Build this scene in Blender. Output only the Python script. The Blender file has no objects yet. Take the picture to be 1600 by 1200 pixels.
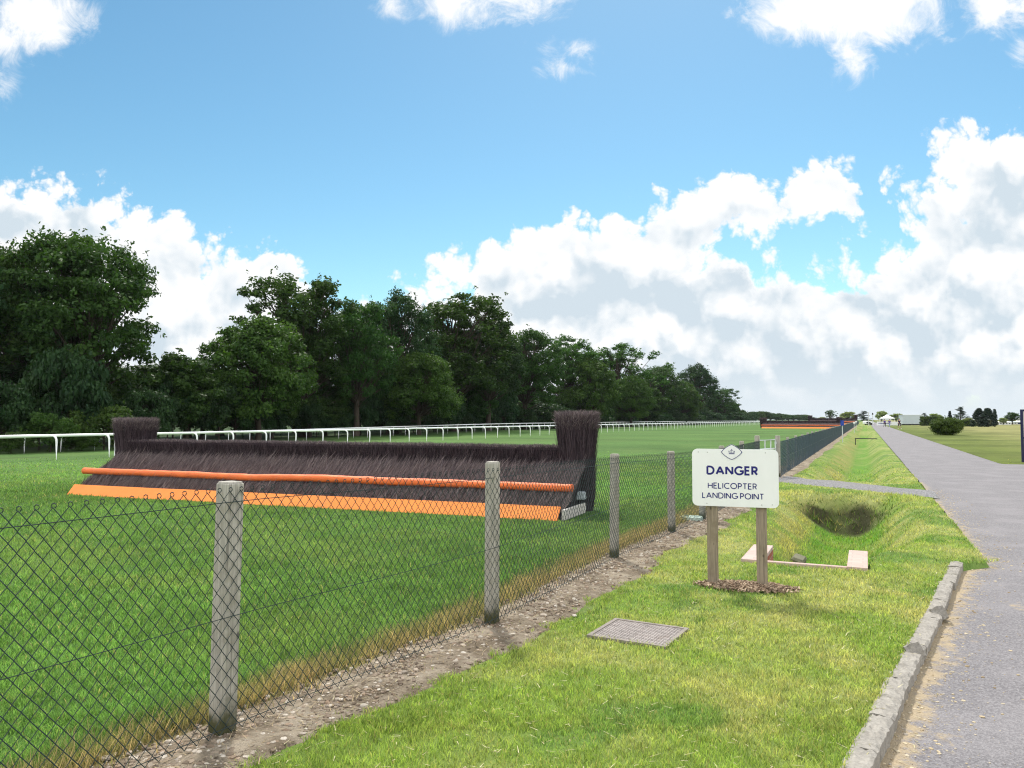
import bpy, math, random
import numpy as np
from mathutils import Vector, Matrix

rnd = random.Random(7)
R = np.random.default_rng(11)
sc = bpy.context.scene
COL = sc.collection
rad = math.radians

# ------------------------------------------------------------------ camera
CAM_H, TILT, F = 1.6, 2.63, 1200.0
cam_d = bpy.data.cameras.new("camera")
cam_d.sensor_width = 36.0
cam_d.lens = F / 1600 * 36
cam_d.clip_start = 0.05
cam_d.clip_end = 9000
cam = bpy.data.objects.new("camera", cam_d)
COL.objects.link(cam)
cam.location = (0, 0, CAM_H)
cam.rotation_euler = (rad(90 + TILT), 0, 0)
sc.camera = cam

# ------------------------------------------------------------------ exposure, sampling
sc.view_settings.view_transform = 'Standard'
sc.view_settings.look = 'None'
sc.view_settings.gamma = 1
sc.view_settings.use_curve_mapping = False
sc.view_settings.exposure = 0.55
try:
    sc.cycles.use_denoising = True
    sc.cycles.denoising_prefilter = 'NONE'
    sc.cycles.filter_width = 1.15
    sc.cycles.max_bounces = 8
    sc.cycles.transparent_max_bounces = 8
    sc.cycles.diffuse_bounces = 4
    sc.cycles.caustics_reflective = False
    sc.cycles.caustics_refractive = False
except Exception:
    pass

# ------------------------------------------------------------------ picture -> place
_ct, _st = math.cos(rad(TILT)), math.sin(rad(TILT))


def ray(px, py):
    x = (px - 800) / F
    u = (600 - py) / F
    return Vector((x, _ct - u * _st, _st + u * _ct))


def G(px, py, z=0.0):
    r = ray(px, py)
    t = (z - CAM_H) / r.z
    return Vector((r.x * t, r.y * t, z))


def at(px, py, d):
    r = ray(px, py)
    t = d / r.y
    return Vector((r.x * t, d, CAM_H + r.z * t))


def uv(px, py):
    r = ray(px, py)
    return r.x / r.y, r.z / r.y


# ------------------------------------------------------------------ world: Nishita sky with cumulus
SUN_EL, SUN_AZ = 51.0, -13.0       # azimuth measured from +Y towards +X
w = bpy.data.worlds.new("World")
sc.world = w
w.use_nodes = True
NT = w.node_tree
NT.nodes.clear()


class NB:
    """tiny node-graph writer"""
    def __init__(s, tree):
        s.t = tree

    def n(s, typ, **kw):
        nd = s.t.nodes.new(typ)
        for k, v in kw.items():
            setattr(nd, k, v)
        return nd

    def put(s, sock, v):
        if v is None:
            return
        if isinstance(v, bpy.types.NodeSocket):
            s.t.links.new(v, sock)
        else:
            sock.default_value = v

    def m(s, op, a, b=None, c=None, clamp=False):
        nd = s.n('ShaderNodeMath', operation=op, use_clamp=clamp)
        s.put(nd.inputs[0], a); s.put(nd.inputs[1], b); s.put(nd.inputs[2], c)
        return nd.outputs[0]

    def v(s, op, a, b=None, c=None):
        nd = s.n('ShaderNodeVectorMath', operation=op)
        s.put(nd.inputs[0], a); s.put(nd.inputs[1], b)
        if c is not None:
            s.put(nd.inputs[2], c)
        return nd.outputs['Value'] if op in ('LENGTH', 'DOT_PRODUCT') else nd.outputs[0]

    def ss(s, x, a, b):
        nd = s.n('ShaderNodeMapRange', interpolation_type='SMOOTHSTEP')
        s.put(nd.inputs[0], x); nd.inputs[1].default_value = a; nd.inputs[2].default_value = b
        nd.inputs[3].default_value = 0; nd.inputs[4].default_value = 1
        return nd.outputs[0]

    def mr(s, x, a, b, c, d):
        nd = s.n('ShaderNodeMapRange')
        s.put(nd.inputs[0], x)
        for i, q in enumerate((a, b, c, d)):
            nd.inputs[i + 1].default_value = q
        return nd.outputs[0]

    def noise(s, vec, scale, detail=5, rough=0.55, dist=0.0, col=False):
        nd = s.n('ShaderNodeTexNoise')
        s.put(nd.inputs['Vector'], vec)
        nd.inputs['Scale'].default_value = scale
        nd.inputs['Detail'].default_value = detail
        nd.inputs['Roughness'].default_value = rough
        nd.inputs['Distortion'].default_value = dist
        return nd.outputs['Color'] if col else nd.outputs[0]

    def mix(s, f, a, b, blend='MIX'):
        nd = s.n('ShaderNodeMix', data_type='RGBA', blend_type=blend)
        s.put(nd.inputs[0], f); s.put(nd.inputs[6], a); s.put(nd.inputs[7], b)
        return nd.outputs[2]


def c4(c):
    return (c[0], c[1], c[2], 1.0)


B = NB(NT)
sky = B.n('ShaderNodeTexSky', sky_type='NISHITA')
sky.sun_disc = False
sky.sun_elevation = rad(SUN_EL)
sky.sun_rotation = rad(-SUN_AZ)
sky.altitude = 50
sky.air_density = 1.0
sky.dust_density = 0.3
sky.ozone_density = 2.0
SKY_S = 0.108
SKY_TINT = (0.80, 0.93, 0.85)
CW, CG, C_FILL = (0.72, 0.725, 0.73), (0.455, 0.525, 0.58), (1.45, 1.42, 1.38)      # cloud: lit, shaded, unseen field behind the viewer, brightened to light front faces
RELIEF = 1.5
HORIZON = (0.53, 0.585, 0.625)
tc = B.n('ShaderNodeTexCoord')
D = tc.outputs['Generated']
sep = B.n('ShaderNodeSeparateXYZ')
B.put(sep.inputs[0], D)
ysafe = B.m('MAXIMUM', sep.outputs[1], 0.05)
U = B.m('DIVIDE', sep.outputs[0], ysafe)
V = B.m('DIVIDE', sep.outputs[2], ysafe)
cmb = B.n('ShaderNodeCombineXYZ')
B.put(cmb.inputs[0], U); B.put(cmb.inputs[1], V)
UV0 = cmb.outputs[0]
# ragged edges: the cloud outlines are displaced by turbulent noise
wn = B.noise(UV0, 9.0, 8, 0.54, col=True)
wv = B.v('SUBTRACT', wn, (0.5, 0.5, 0.5))
UVW = B.v('MULTIPLY_ADD', wv, (0.052, 0.045, 0.0), UV0)


def blobs(vec, lst, soft=0.02):
    acc = None
    for (px, py, rx, ry) in lst:
        cu, cv = uv(px, py)
        ru, rv = rx / F, ry / F
        q = B.v('MULTIPLY_ADD', vec, (1 / ru, 1 / rv, 0), (-cu / ru, -cv / rv, 0))
        l = B.v('LENGTH', q)
        r0 = min(ru, rv)
        sd = B.m('MULTIPLY_ADD', l, -r0, r0)
        acc = sd if acc is None else B.m('SMOOTH_MAX', acc, sd, soft)
    return acc


BANKS = [(715, 440, 55, 36), (780, 430, 78, 58), (880, 424, 112, 80), (1000, 405, 104, 70), (1080, 365, 92, 62),
         (1170, 340, 108, 64), (1262, 312, 84, 54), (1312, 325, 44, 50), (1285, 362, 60, 30), (1000, 490, 340, 100),
         (1160, 440, 108, 88), (1090, 590, 480, 100), (1300, 570, 420, 110), (1400, 455, 180, 78), (1500, 420, 175, 98),
         (1480, 322, 90, 52), (1545, 272, 95, 72), (1440, 332, 60, 32), (1610, 340, 120, 130), (1500, 540, 300, 110),
         (1900, 450, 300, 220),
         (30, 355, 98, 80), (115, 352, 88, 70), (190, 402, 98, 72), (255, 418, 74, 76), (330, 465, 92, 64),
         (420, 436, 56, 54), (380, 485, 112, 78), (200, 490, 280, 120), (-200, 420, 250, 170), (560, 600, 220, 110)]
WISPS = [(45, 30, 104, 54), (0, 62, 58, 36), (8, 138, 18, 18), (700, 2, 56, 42), (795, -6, 98, 40), (612, 4, 30, 24),
         (850, 74, 18, 15), (902, 72, 17, 12), (884, 107, 27, 17), (1330, 8, 172, 64), (1328, 82, 36, 40),
         (1235, 30, 60, 38), (1415, 36, 68, 34), (1560, 12, 66, 42), (1600, 80, 18, 22), (760, 25, 18, 16)]
HOLES = [(1262, 396, 52, 20), (1335, 372, 34, 17), (1385, 345, 20, 20)]
GREYS = [(860, 488, 140, 34), (950, 450, 110, 40), (1060, 470, 110, 40), (1130, 425, 75, 40), (1200, 440, 60, 36), (1420, 500, 110, 34),
         (1570, 305, 66, 46), (1250, 540, 170, 26), (1010, 545, 110, 20), (1475, 425, 60, 26), (1560, 470, 80, 30),
         (1130, 520, 70, 26), (1340, 585, 140, 16), (1130, 590, 130, 14), (20, 335, 70, 24), (1500, 612, 130, 12),
         (1250, 632, 260, 9), (330, 525, 80, 16), (740, 500, 60, 14), (1330, 430, 60, 18), (1290, 345, 50, 14)]
puff = B.n('ShaderNodeTexVoronoi', feature='SMOOTH_F1', voronoi_dimensions='2D')
puff.inputs['Scale'].default_value = 17
puff.inputs['Detail'].default_value = 4.0
puff.inputs['Roughness'].default_value = 0.6
puff.inputs['Smoothness'].default_value = 0.25
B.put(puff.inputs['Vector'], UVW)
PD = puff.outputs['Distance']
pf = B.m('SUBTRACT', 1.12, PD)
fine = B.m('SUBTRACT', B.noise(UV0, 24, 9, 0.66), 0.5)
bank = blobs(UVW, BANKS, 0.012)
hole = blobs(UVW, HOLES, 0.004)
bank = B.m('SMOOTH_MIN', bank, B.m('MULTIPLY_ADD', hole, -1.0, -0.018), 0.010)
bank0 = bank
bank = B.m('MULTIPLY_ADD', pf, 0.045, bank)
bank = B.m('MULTIPLY_ADD', fine, 0.030, bank)
wisp = blobs(UVW, WISPS, 0.012)
wisp = B.m('MULTIPLY_ADD', B.m('SUBTRACT', B.noise(UV0, 18, 10, 0.68, 0.6), 0.5), 0.10, wisp)
m_bank = B.ss(bank, -0.002, 0.016)
m_wisp = B.ss(wisp, -0.008, 0.030)
m_front = B.m('MAXIMUM', m_bank, m_wisp)
# sky outside the picture: broken cumulus field, added to light camera-facing sides
gen = B.noise(D, 2.6, 7, 0.6)
m_back = B.ss(gen, 0.41, 0.53)
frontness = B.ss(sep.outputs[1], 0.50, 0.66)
m_cl = B.m('ADD', B.m('MULTIPLY', m_front, frontness),
           B.m('MULTIPLY', m_back, B.m('SUBTRACT', 1.0, frontness)))
m_cl = B.m('MULTIPLY', m_cl, B.ss(sep.outputs[2], -0.02, 0.0))
# shaded cloud bases and the hollows between the billows
UVG = B.v('MULTIPLY_ADD', wv, (0.13, 0.07, 0.0), UV0)
gn = B.m('SUBTRACT', B.noise(UV0, 15, 8, 0.64), 0.5)
grey = B.ss(B.m('MULTIPLY_ADD', gn, 0.10, blobs(UVG, GREYS, 0.014)), -0.030, 0.040)
grey = B.m('MULTIPLY', grey, B.ss(bank, 0.004, 0.045))
bil = B.ss(B.m('MULTIPLY_ADD', PD, 0.55, B.m('MULTIPLY', B.noise(UVW, 13, 8, 0.66), 0.6)), 0.42, 0.80)
deep = B.ss(bank0, 0.0, 0.07)
low = B.mr(V, 0.0, 0.15, 0.42, 0.0)
low.node.clamp = True
strk = B.ss(B.noise(B.v('MULTIPLY', UV0, (1.0, 5.0, 1.0)), 9, 8, 0.62), 0.36, 0.62)
gsum = B.m('MULTIPLY_ADD', B.m('MULTIPLY', bil, deep), 0.12, B.m('MULTIPLY', grey, 0.92))
gsum = B.m('ADD', gsum, B.m('MULTIPLY', low, B.m('MULTIPLY_ADD', strk, 0.75, 0.35)), clamp=True)
def billow(vec):
    q = B.n('ShaderNodeTexVoronoi', feature='SMOOTH_F1', voronoi_dimensions='2D')
    for k_, v_ in (('Scale', 12.0), ('Detail', 3.0), ('Roughness', 0.55), ('Smoothness', 0.45)):
        q.inputs[k_].default_value = v_
    B.put(q.inputs['Vector'], vec)
    return q.outputs['Distance']


relief = B.m('MULTIPLY', B.m('SUBTRACT', billow(UVW), billow(B.v('ADD', UVW, (0.006, 0.026, 0.0)))), RELIEF)
relief = B.m('ADD', relief, 0.02)
relief = B.m('MULTIPLY', relief, B.ss(bank0, -0.01, 0.05))
gsum = B.m('ADD', gsum, relief, clamp=True)
cl_white, cl_grey = CW, CG
ccol = B.mix(gsum, c4(cl_white), c4(cl_grey))
ccol = B.mix(frontness, c4(C_FILL), ccol)
# sky
skyc = B.v('SCALE', sky.outputs[0])
skyc.node.inputs['Scale'].default_value = SKY_S
hsv = B.n('ShaderNodeHueSaturation')
hsv.inputs['Hue'].default_value = 0.494
hsv.inputs['Saturation'].default_value = 1.15
hsv.inputs['Value'].default_value = 1.0
B.put(hsv.inputs['Color'], skyc)
skyt = B.mix(1.0, hsv.outputs[0], c4(SKY_TINT), 'MULTIPLY')
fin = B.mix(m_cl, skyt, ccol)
# pale air along the horizon
fin = B.mix(B.ss(sep.outputs[2], 0.085, 0.0), fin, c4(HORIZON))
bg = B.n('ShaderNodeBackground')
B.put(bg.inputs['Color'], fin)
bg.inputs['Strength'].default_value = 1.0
wo = B.n('ShaderNodeOutputWorld')
NT.links.new(bg.outputs[0], wo.inputs[0])
try:
    w.cycles.sampling_method = 'MANUAL'
    w.cycles.sample_map_resolution = 1024
except Exception:
    pass

# ------------------------------------------------------------------ sun
sd_ = bpy.data.lights.new("sun", 'SUN')
sd_.energy = 3.0
sd_.angle = rad(5.0)
sd_.color = (1.0, 0.95, 0.86)
sun = bpy.data.objects.new("sun", sd_)
COL.objects.link(sun)
el, az = rad(SUN_EL), rad(SUN_AZ)
sdir = Vector((math.sin(az) * math.cos(el), math.cos(az) * math.cos(el), math.sin(el)))
sun.rotation_euler = sdir.to_track_quat('Z', 'Y').to_euler()
sun.location = (0, 0, 60)

# ------------------------------------------------------------------ material helpers


def new_mat(name):
    m = bpy.data.materials.new(name)
    m.use_nodes = True
    m.node_tree.nodes.clear()
    return m, NB(m.node_tree)


def finish(m, b, shader, disp=None):
    o = b.n('ShaderNodeOutputMaterial')
    b.t.links.new(shader, o.inputs[0])
    return m


def bump(b, h, strength, dist):
    n = b.n('ShaderNodeBump')
    n.inputs['Strength'].default_value = strength
    n.inputs['Distance'].default_value = dist
    b.put(n.inputs['Height'], h)
    return n.outputs[0]


def princ(b, col, rough=0.7, spec=0.3, normal=None, metal=0.0):
    p = b.n('ShaderNodeBsdfPrincipled')
    b.put(p.inputs['Base Color'], col)
    b.put(p.inputs['Roughness'], rough)
    p.inputs['Specular IOR Level'].default_value = spec
    p.inputs['Metallic'].default_value = metal
    if normal is not None:
        b.t.links.new(normal, p.inputs['Normal'])
    return p.outputs[0]


def plain(name, c, rough=0.6, var=0.18, scale=6.0, bmp=0.0, stretch=(1, 1, 1), spec=0.3, metal=0.0, dirt=None, bdist=0.01):
    """painted / weathered surface: base colour broken up by two noises"""
    m, b = new_mat(name)
    t = b.n('ShaderNodeTexCoord')
    vec = b.v('MULTIPLY', t.outputs['Object'], stretch)
    n1 = b.noise(vec, scale, 6, 0.6)
    n2 = b.noise(vec, scale * 6.3, 3, 0.6)
    f = b.m('MULTIPLY_ADD', n2, 0.4, b.m('MULTIPLY', n1, 0.6))
    lo = tuple(x * (1 - var) for x in c)
    hi = tuple(min(0.95, x * (1 + var)) for x in c)
    f2 = b.mr(f, 0.3, 0.7, 0, 1)
    col = b.mix(f2, c4(lo), c4(hi))
    if dirt:
        d = b.ss(b.noise(vec, scale * 0.6, 8, 0.7), 0.56, 0.72)
        col = b.mix(b.m('MULTIPLY', d, dirt[1]), col, c4(dirt[0]))
    nm = bump(b, f, bmp, bdist) if bmp else None
    return finish(m, b, princ(b, col, rough, spec, nm, metal))


def leaf_mat(name, c1, c2, trans=0.35, obj_var=0.25):
    m, b = new_mat(name)
    g = b.n('ShaderNodeNewGeometry')
    oi = b.n('ShaderNodeObjectInfo')
    t = b.n('ShaderNodeTexCoord')
    f = b.m('MULTIPLY_ADD', g.outputs['Random Per Island'], 0.55,
            b.mr(b.noise(t.outputs['Object'], 0.45, 3, 0.5), 0.3, 0.7, -0.05, 0.5))
    col = b.mix(f, c4(c1), c4(c2))
    h = b.n('ShaderNodeHueSaturation')
    b.put(h.inputs['Hue'], b.m('MULTIPLY_ADD', oi.outputs['Random'], 0.03, 0.485))
    b.put(h.inputs['Value'], b.m('MULTIPLY_ADD', oi.outputs['Random'], obj_var, 1 - obj_var / 2))
    b.put(h.inputs['Color'], col)
    d = b.n('ShaderNodeBsdfPrincipled')
    b.put(d.inputs['Base Color'], h.outputs[0])
    d.inputs['Roughness'].default_value = 0.5
    d.inputs['Specular IOR Level'].default_value = 0.10
    tr = b.n('ShaderNodeBsdfTranslucent')
    tc_ = b.mix(1.0, h.outputs[0], (1.25, 1.35, 0.55, 1), 'MULTIPLY')
    b.put(tr.inputs[0], tc_)
    mx = b.n('ShaderNodeMixShader')
    mx.inputs[0].default_value = trans
    b.t.links.new(d.outputs[0], mx.inputs[1])
    b.t.links.new(tr.outputs[0], mx.inputs[2])
    return finish(m, b, mx.outputs[0])


def island_mat(name, cols, rough=0.85, spec=0.15):
    """many small loose pieces, each with its own tone"""
    m, b = new_mat(name)
    g = b.n('ShaderNodeNewGeometry')
    cr = b.n('ShaderNodeValToRGB')
    cr.color_ramp.interpolation = 'LINEAR'
    e = cr.color_ramp.elements
    while len(e) < len(cols):
        e.new(0.5)
    for i, c in enumerate(cols):
        e[i].position = i / (len(cols) - 1)
        e[i].color = c4(c)
    b.put(cr.inputs[0], g.outputs['Random Per Island'])
    return finish(m, b, princ(b, cr.outputs[0], rough, spec))


def wood_mat(name, c, moss=0.0):
    m, b = new_mat(name)
    t = b.n('ShaderNodeTexCoord')
    vec = b.v('MULTIPLY', t.outputs['Object'], (48, 48, 2.2))
    g1 = b.noise(vec, 1.6, 8, 0.65, 0.5)
    g2 = b.noise(t.outputs['Object'], 7, 5, 0.6)
    cr = b.mix(b.ss(g1, 0.30, 0.66), c4(tuple(x * 0.66 for x in c)), c4(tuple(min(x * 1.10, .9) for x in c)))
    ck = b.noise(b.v('MULTIPLY', t.outputs['Object'], (70, 70, 1.6)), 1.0, 4, 0.6, 0.3)
    cr = b.mix(b.m('MULTIPLY', b.ss(ck, 0.60, 0.66), 0.6), cr, c4(tuple(x * 0.30 for x in c)))
    cr = b.mix(b.m('MULTIPLY', b.ss(g2, 0.46, 0.72), 0.62), cr, c4((c[0] * 0.62, c[1] * 0.6, c[2] * 0.52)))
    kn = b.n('ShaderNodeTexVoronoi')
    kn.inputs['Scale'].default_value = 5.2
    b.put(kn.inputs['Vector'], b.v('MULTIPLY', t.outputs['Object'], (1.6, 1.6, 0.9)))
    cr = b.mix(b.m('SUBTRACT', 0.85, b.m('MULTIPLY', b.ss(kn.outputs['Distance'], 0.05, 0.11), 0.85)), cr, c4(tuple(x * 0.25 for x in c)))
    if moss:
        s = b.n('ShaderNodeSeparateXYZ')
        b.put(s.inputs[0], t.outputs['Object'])
        mz = b.m('MULTIPLY', b.ss(b.m('MULTIPLY_ADD', g2, 0.34, s.outputs[2]), 0.36, 0.20), moss)
        cr = b.mix(mz, cr, c4((0.055, 0.058, 0.02)))
    nm = bump(b, g1, 0.2, 0.001)
    return finish(m, b, princ(b, cr, 0.85, 0.15, nm))


# ------------------------------------------------------------------ mesh helpers


class MB:
    """collects numpy chunks (verts, faces) into one mesh"""
    def __init__(s):
        s.v, s.f, s.mi, s.n = [], [], [], 0

    def add(s, v, f, mi=0):
        v = np.asarray(v, float).reshape(-1, 3)
        f = np.asarray(f, int)
        s.v.append(v)
        s.f.append(f + s.n)
        s.mi.append(np.full(len(f), mi))
        s.n += len(v)
        return s

    def box(s, c, size, rz=0.0, M=None, mi=0, taper=1.0):
        hx, hy, hz = size[0] / 2, size[1] / 2, size[2] / 2
        v = np.array([(x * hx * (taper if z > 0 else 1), y * hy * (taper if z > 0 else 1), z * hz) for z in (-1, 1) for y in (-1, 1) for x in (-1, 1)])
        if rz:
            k, q = math.cos(rz), math.sin(rz)
            v = np.stack([v[:, 0] * k - v[:, 1] * q, v[:, 0] * q + v[:, 1] * k, v[:, 2]], 1)
        if M is not None:
            v = v @ np.array(M.to_3x3()).T
        v = v + np.array(c)
        f = [(0, 2, 3, 1), (4, 5, 7, 6), (0, 1, 5, 4), (2, 6, 7, 3), (0, 4, 6, 2), (1, 3, 7, 5)]
        return s.add(v, f, mi)

    def tube(s, pts, r, n=8, mi=0, cap=True):
        pts = np.asarray(pts, float)
        k = len(pts)
        r = np.full(k, r) if np.isscalar(r) else np.asarray(r, float)
        tg = np.gradient(pts, axis=0)
        tg /= np.linalg.norm(tg, axis=1)[:, None] + 1e-9
        ref = np.array([0, 0, 1.0]) if abs(tg[:, 2]).mean() < 0.8 else np.array([1.0, 0.2, 0])
        a = np.cross(tg, ref); a /= np.linalg.norm(a, axis=1)[:, None] + 1e-9
        bb = np.cross(tg, a)
        th = np.arange(n) / n * 2 * np.pi
        v = (pts[:, None] + r[:, None, None] * (a[:, None] * np.cos(th)[None, :, None] + bb[:, None] * np.sin(th)[None, :, None])).reshape(-1, 3)
        f = []
        for i in range(k - 1):
            for j in range(n):
                f.append((i * n + j, i * n + (j + 1) % n, (i + 1) * n + (j + 1) % n, (i + 1) * n + j))
        s.add(v, f, mi)
        if cap:
            base = s.n - len(v)
            for i0 in (0, k - 1):
                c = s.n
                s.v.append(pts[i0:i0 + 1]); s.n += 1
                tri = [(base + i0 * n + j, base + i0 * n + (j + 1) % n, c) for j in range(n)]
                s.f.append(np.array(tri)); s.mi.append(np.full(n, mi))
        return s

    def prism(s, outline, z0, z1, mi=0, place=None):
        """closed outline in xy extruded from z0 to z1, triangulated as a fan round its centroid"""
        o = np.asarray(outline, float)
        n = len(o)
        c = o.mean(0)
        v = np.concatenate([np.c_[o, np.full(n, z0)], np.c_[o, np.full(n, z1)], [[c[0], c[1], z0], [c[0], c[1], z1]]])
        if place is not None:
            v = place(v)
        tri = [((i + 1) % n, i, 2 * n) for i in range(n)] + [(n + i, n + (i + 1) % n, 2 * n + 1) for i in range(n)]
        q = [(i, (i + 1) % n, n + (i + 1) % n, n + i) for i in range(n)]
        b0 = s.n
        s.add(v, tri, mi)
        s.f.append(np.array(q) + b0); s.mi.append(np.full(n, mi))
        return s

    def data(s, name, mats, smooth=False, colors=None):
        V_ = np.concatenate(s.v)
        me = bpy.data.meshes.new(name)
        tot = sum(f.size for f in s.f)
        nf = sum(len(f) for f in s.f)
        li = np.concatenate([f.ravel() for f in s.f]).astype(np.int32)
        sizes = np.concatenate([np.full(len(f), f.shape[1]) for f in s.f])
        ls = np.concatenate([[0], np.cumsum(sizes)[:-1]]).astype(np.int32)
        me.vertices.add(len(V_))
        me.vertices.foreach_set('co', V_.astype(np.float32).ravel())
        me.loops.add(tot)
        me.loops.foreach_set('vertex_index', li)
        me.polygons.add(nf)
        me.polygons.foreach_set('loop_start', ls)
        for m in (mats if isinstance(mats, (list, tuple)) else [mats]):
            me.materials.append(m)
        mi = np.concatenate(s.mi)
        if mi.any():
            me.polygons.foreach_set('material_index', mi.astype(np.int32))
        me.polygons.foreach_set('use_smooth', np.full(nf, bool(smooth)))
        if colors is not None:
            at_ = me.color_attributes.new('tint', 'FLOAT_COLOR', 'POINT')
            cc = np.ones((len(V_), 4), np.float32)
            cc[:, :colors.shape[1]] = colors
            at_.data.foreach_set('color', cc.ravel())
        me.update(calc_edges=True)
        me.validate()
        return me

    def build(s, name, mats, parent=None, smooth=False, loc=None, rz=0.0, colors=None):
        o = bpy.data.objects.new(name, s.data(name, mats, smooth, colors))
        COL.objects.link(o)
        if parent is not None:
            o.parent = parent
        if loc is not None:
            o.location = loc
        o.rotation_euler = (0, 0, rz)
        return o


def tag(o, label=None, cat=None, group=None, kind=None):
    if label: o['label'] = label
    if cat: o['category'] = cat
    if group: o['group'] = group
    if kind: o['kind'] = kind
    return o


def empty(name, loc=(0, 0, 0), rz=0.0):
    o = bpy.data.objects.new(name, None)
    o.empty_display_size = 0.2
    COL.objects.link(o)
    o.location = loc
    o.rotation_euler = (0, 0, rz)
    return o


def thing(name, label, cat, loc=(0, 0, 0), rz=0.0, group=None):
    return tag(empty(name, loc, rz), label, cat, group)


def copy_tree(o, parent=None):
    c = o.copy()
    COL.objects.link(c)
    if parent is not None:
        c.parent = parent
    for ch in list(o.children):
        copy_tree(ch, c)
    return c


def bevel(o, wdt, seg=2):
    m = o.modifiers.new('bevel', 'BEVEL')
    m.width = wdt
    m.segments = seg
    m.limit_method = 'ANGLE'
    return o


# smooth value noise in numpy
_perm = np.random.default_rng(3).random((256, 256))


def vnoise(x, y, scale, ox=0.0):
    x = np.asarray(x, float) / scale + ox * 17.3 + 500
    y = np.asarray(y, float) / scale + ox * 9.1 + 500
    xi, yi = np.floor(x).astype(int), np.floor(y).astype(int)
    fx, fy = x - xi, y - yi
    fx, fy = fx * fx * (3 - 2 * fx), fy * fy * (3 - 2 * fy)
    g = lambda a, b: _perm[a % 256, b % 256]
    return (g(xi, yi) * (1 - fx) + g(xi + 1, yi) * fx) * (1 - fy) + (g(xi, yi + 1) * (1 - fx) + g(xi + 1, yi + 1) * fx) * fy


def fbm(x, y, scale, octs=4, ox=0.0):
    s, a, t = 0, 1.0, 0
    for i in range(octs):
        s = s + a * vnoise(x, y, scale / 2 ** i, ox + i * 3.7)
        t += a
        a *= 0.55
    return s / t


def sst(x, a, b):
    t = np.clip((np.asarray(x, float) - a) / (b - a), 0, 1)
    return t * t * (3 - 2 * t)


# ------------------------------------------------------------------ the lie of the land
EX, EY = 0.46 / math.hypot(0.46, 1), 1 / math.hypot(0.46, 1)     # direction of path and ditch


def ab(x, y):
    return EX * x + EY * y, EY * x - EX * y


def xy(a, b):
    return EX * a + EY * b, EY * a - EX * b


FPOST = [(-4.10, -0.50), (-2.80, 1.75), (-1.48, 4.0), (-0.16, 6.13), (1.18, 8.95), (2.25, 10.9), (3.04, 12.35), (3.80, 13.95), (5.05, 17.0), (6.5, 20.4)]
GATE_R = (7.33, 21.3)
FAR_F = [(0.46 * y - 2.45, y) for y in np.arange(21.3, 262, 2.75)]
_fx = np.array([p[0] for p in FPOST] + [p[0] for p in FAR_F] + [0.46 * 1600 - 2.45])
_fy = np.array([p[1] for p in FPOST] + [p[1] for p in FAR_F] + [1600.])


def fence_x(y):
    y = np.asarray(y, float)
    x = np.interp(y, _fy, _fx)
    return np.where(y < _fy[0], _fx[0] + (y - _fy[0]) * 0.58, x)


def fence_off(x, y):
    """signed distance from the fence, positive on the path side"""
    return (x - fence_x(y)) * 0.9


def kerb_x(y):
    return 1.555 + 0.668 * (y - 3.52)


def road_l(y):
    y = np.asarray(y, float)
    near = kerb_x(y) + 0.005
    far = 0.46 * y + 1.36
    t = sst(y, 8.45, 8.85)
    return np.where(y < 8.45, near, near * (1 - t) + far * t) + 0.05 * (fbm(y, y * 0, 0.5, 3) - 0.5) * (y > 8.4) * (y < 40)


def road_r(y):
    y = np.asarray(y, float)
    far = 0.46 * y + 4.9
    t = sst(y, 26.1, 28.5)
    return np.where(y < 26.1, 70.0, far + (1 - t) ** 3 * 40)


CRB = np.array([-2.6, -1.6, -0.3, 0.6, 1.3])
CRA = np.array([22.3, 21.4, 20.3, 19.2, 18.7])


def cross_a(b):
    return np.interp(b, CRB, CRA)


def zfun(x, y, road=True):
    x = np.asarray(x, float); y = np.asarray(y, float)
    a, b = ab(x, y)
    # first ditch, from the brick headwall to the crossing
    t = sst(a, 9.6, 12.2)
    lt, lb = -1.27 * (1 - t) - 1.80 * t, -1.14 * (1 - t) - 0.50 * t
    rb, rt = -0.15 * (1 - t) - 0.25 * t, -0.02 * (1 - t) + 0.85 * t
    p1 = np.minimum(sst(b, lt, lb), 1 - sst(b, rb, rt))
    w1 = sst(a, 9.02, 9.10) * (1 - sst(a + 0.5 * (fbm(x, y, 0.6, 3, 31) - 0.5), 16.8, 17.9))
    z = -0.74 * p1 * w1
    # second ditch, beyond the crossing
    p2 = np.minimum(sst(b, -1.75, -0.40), 1 - sst(b, -0.18, 0.85))
    w2 = sst(a, 21.6, 22.9) * (1 - (sst(a, 108, 109.5) - sst(a, 114, 116))) * (1 - sst(a, 190, 200))
    z = z - 0.56 * p2 * w2
    z = z + 0.035 * (fbm(x, y, 1.3, 3) - 0.5) * (np.hypot(x, y) < 60) * (1 - (y < 8.9) * sst(np.abs(x - kerb_x(y)), 0.5, 0.15))
    z = z - 0.48 * sst(-(x - 0.47 * y), 33, 47) * (1 - sst(y, 42, 118))
    if road:
        inr = (x > np.where(y < 8.6, kerb_x(y) - 0.03, road_l(y) + 0.02)) & (x < road_r(y) - 0.02) & (y < 420)
        z = np.where(inr, -0.16, z)
    return z


def road_z(y):
    return -0.050 * (1 - sst(y, 8.6, 14)) - 0.022


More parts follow.
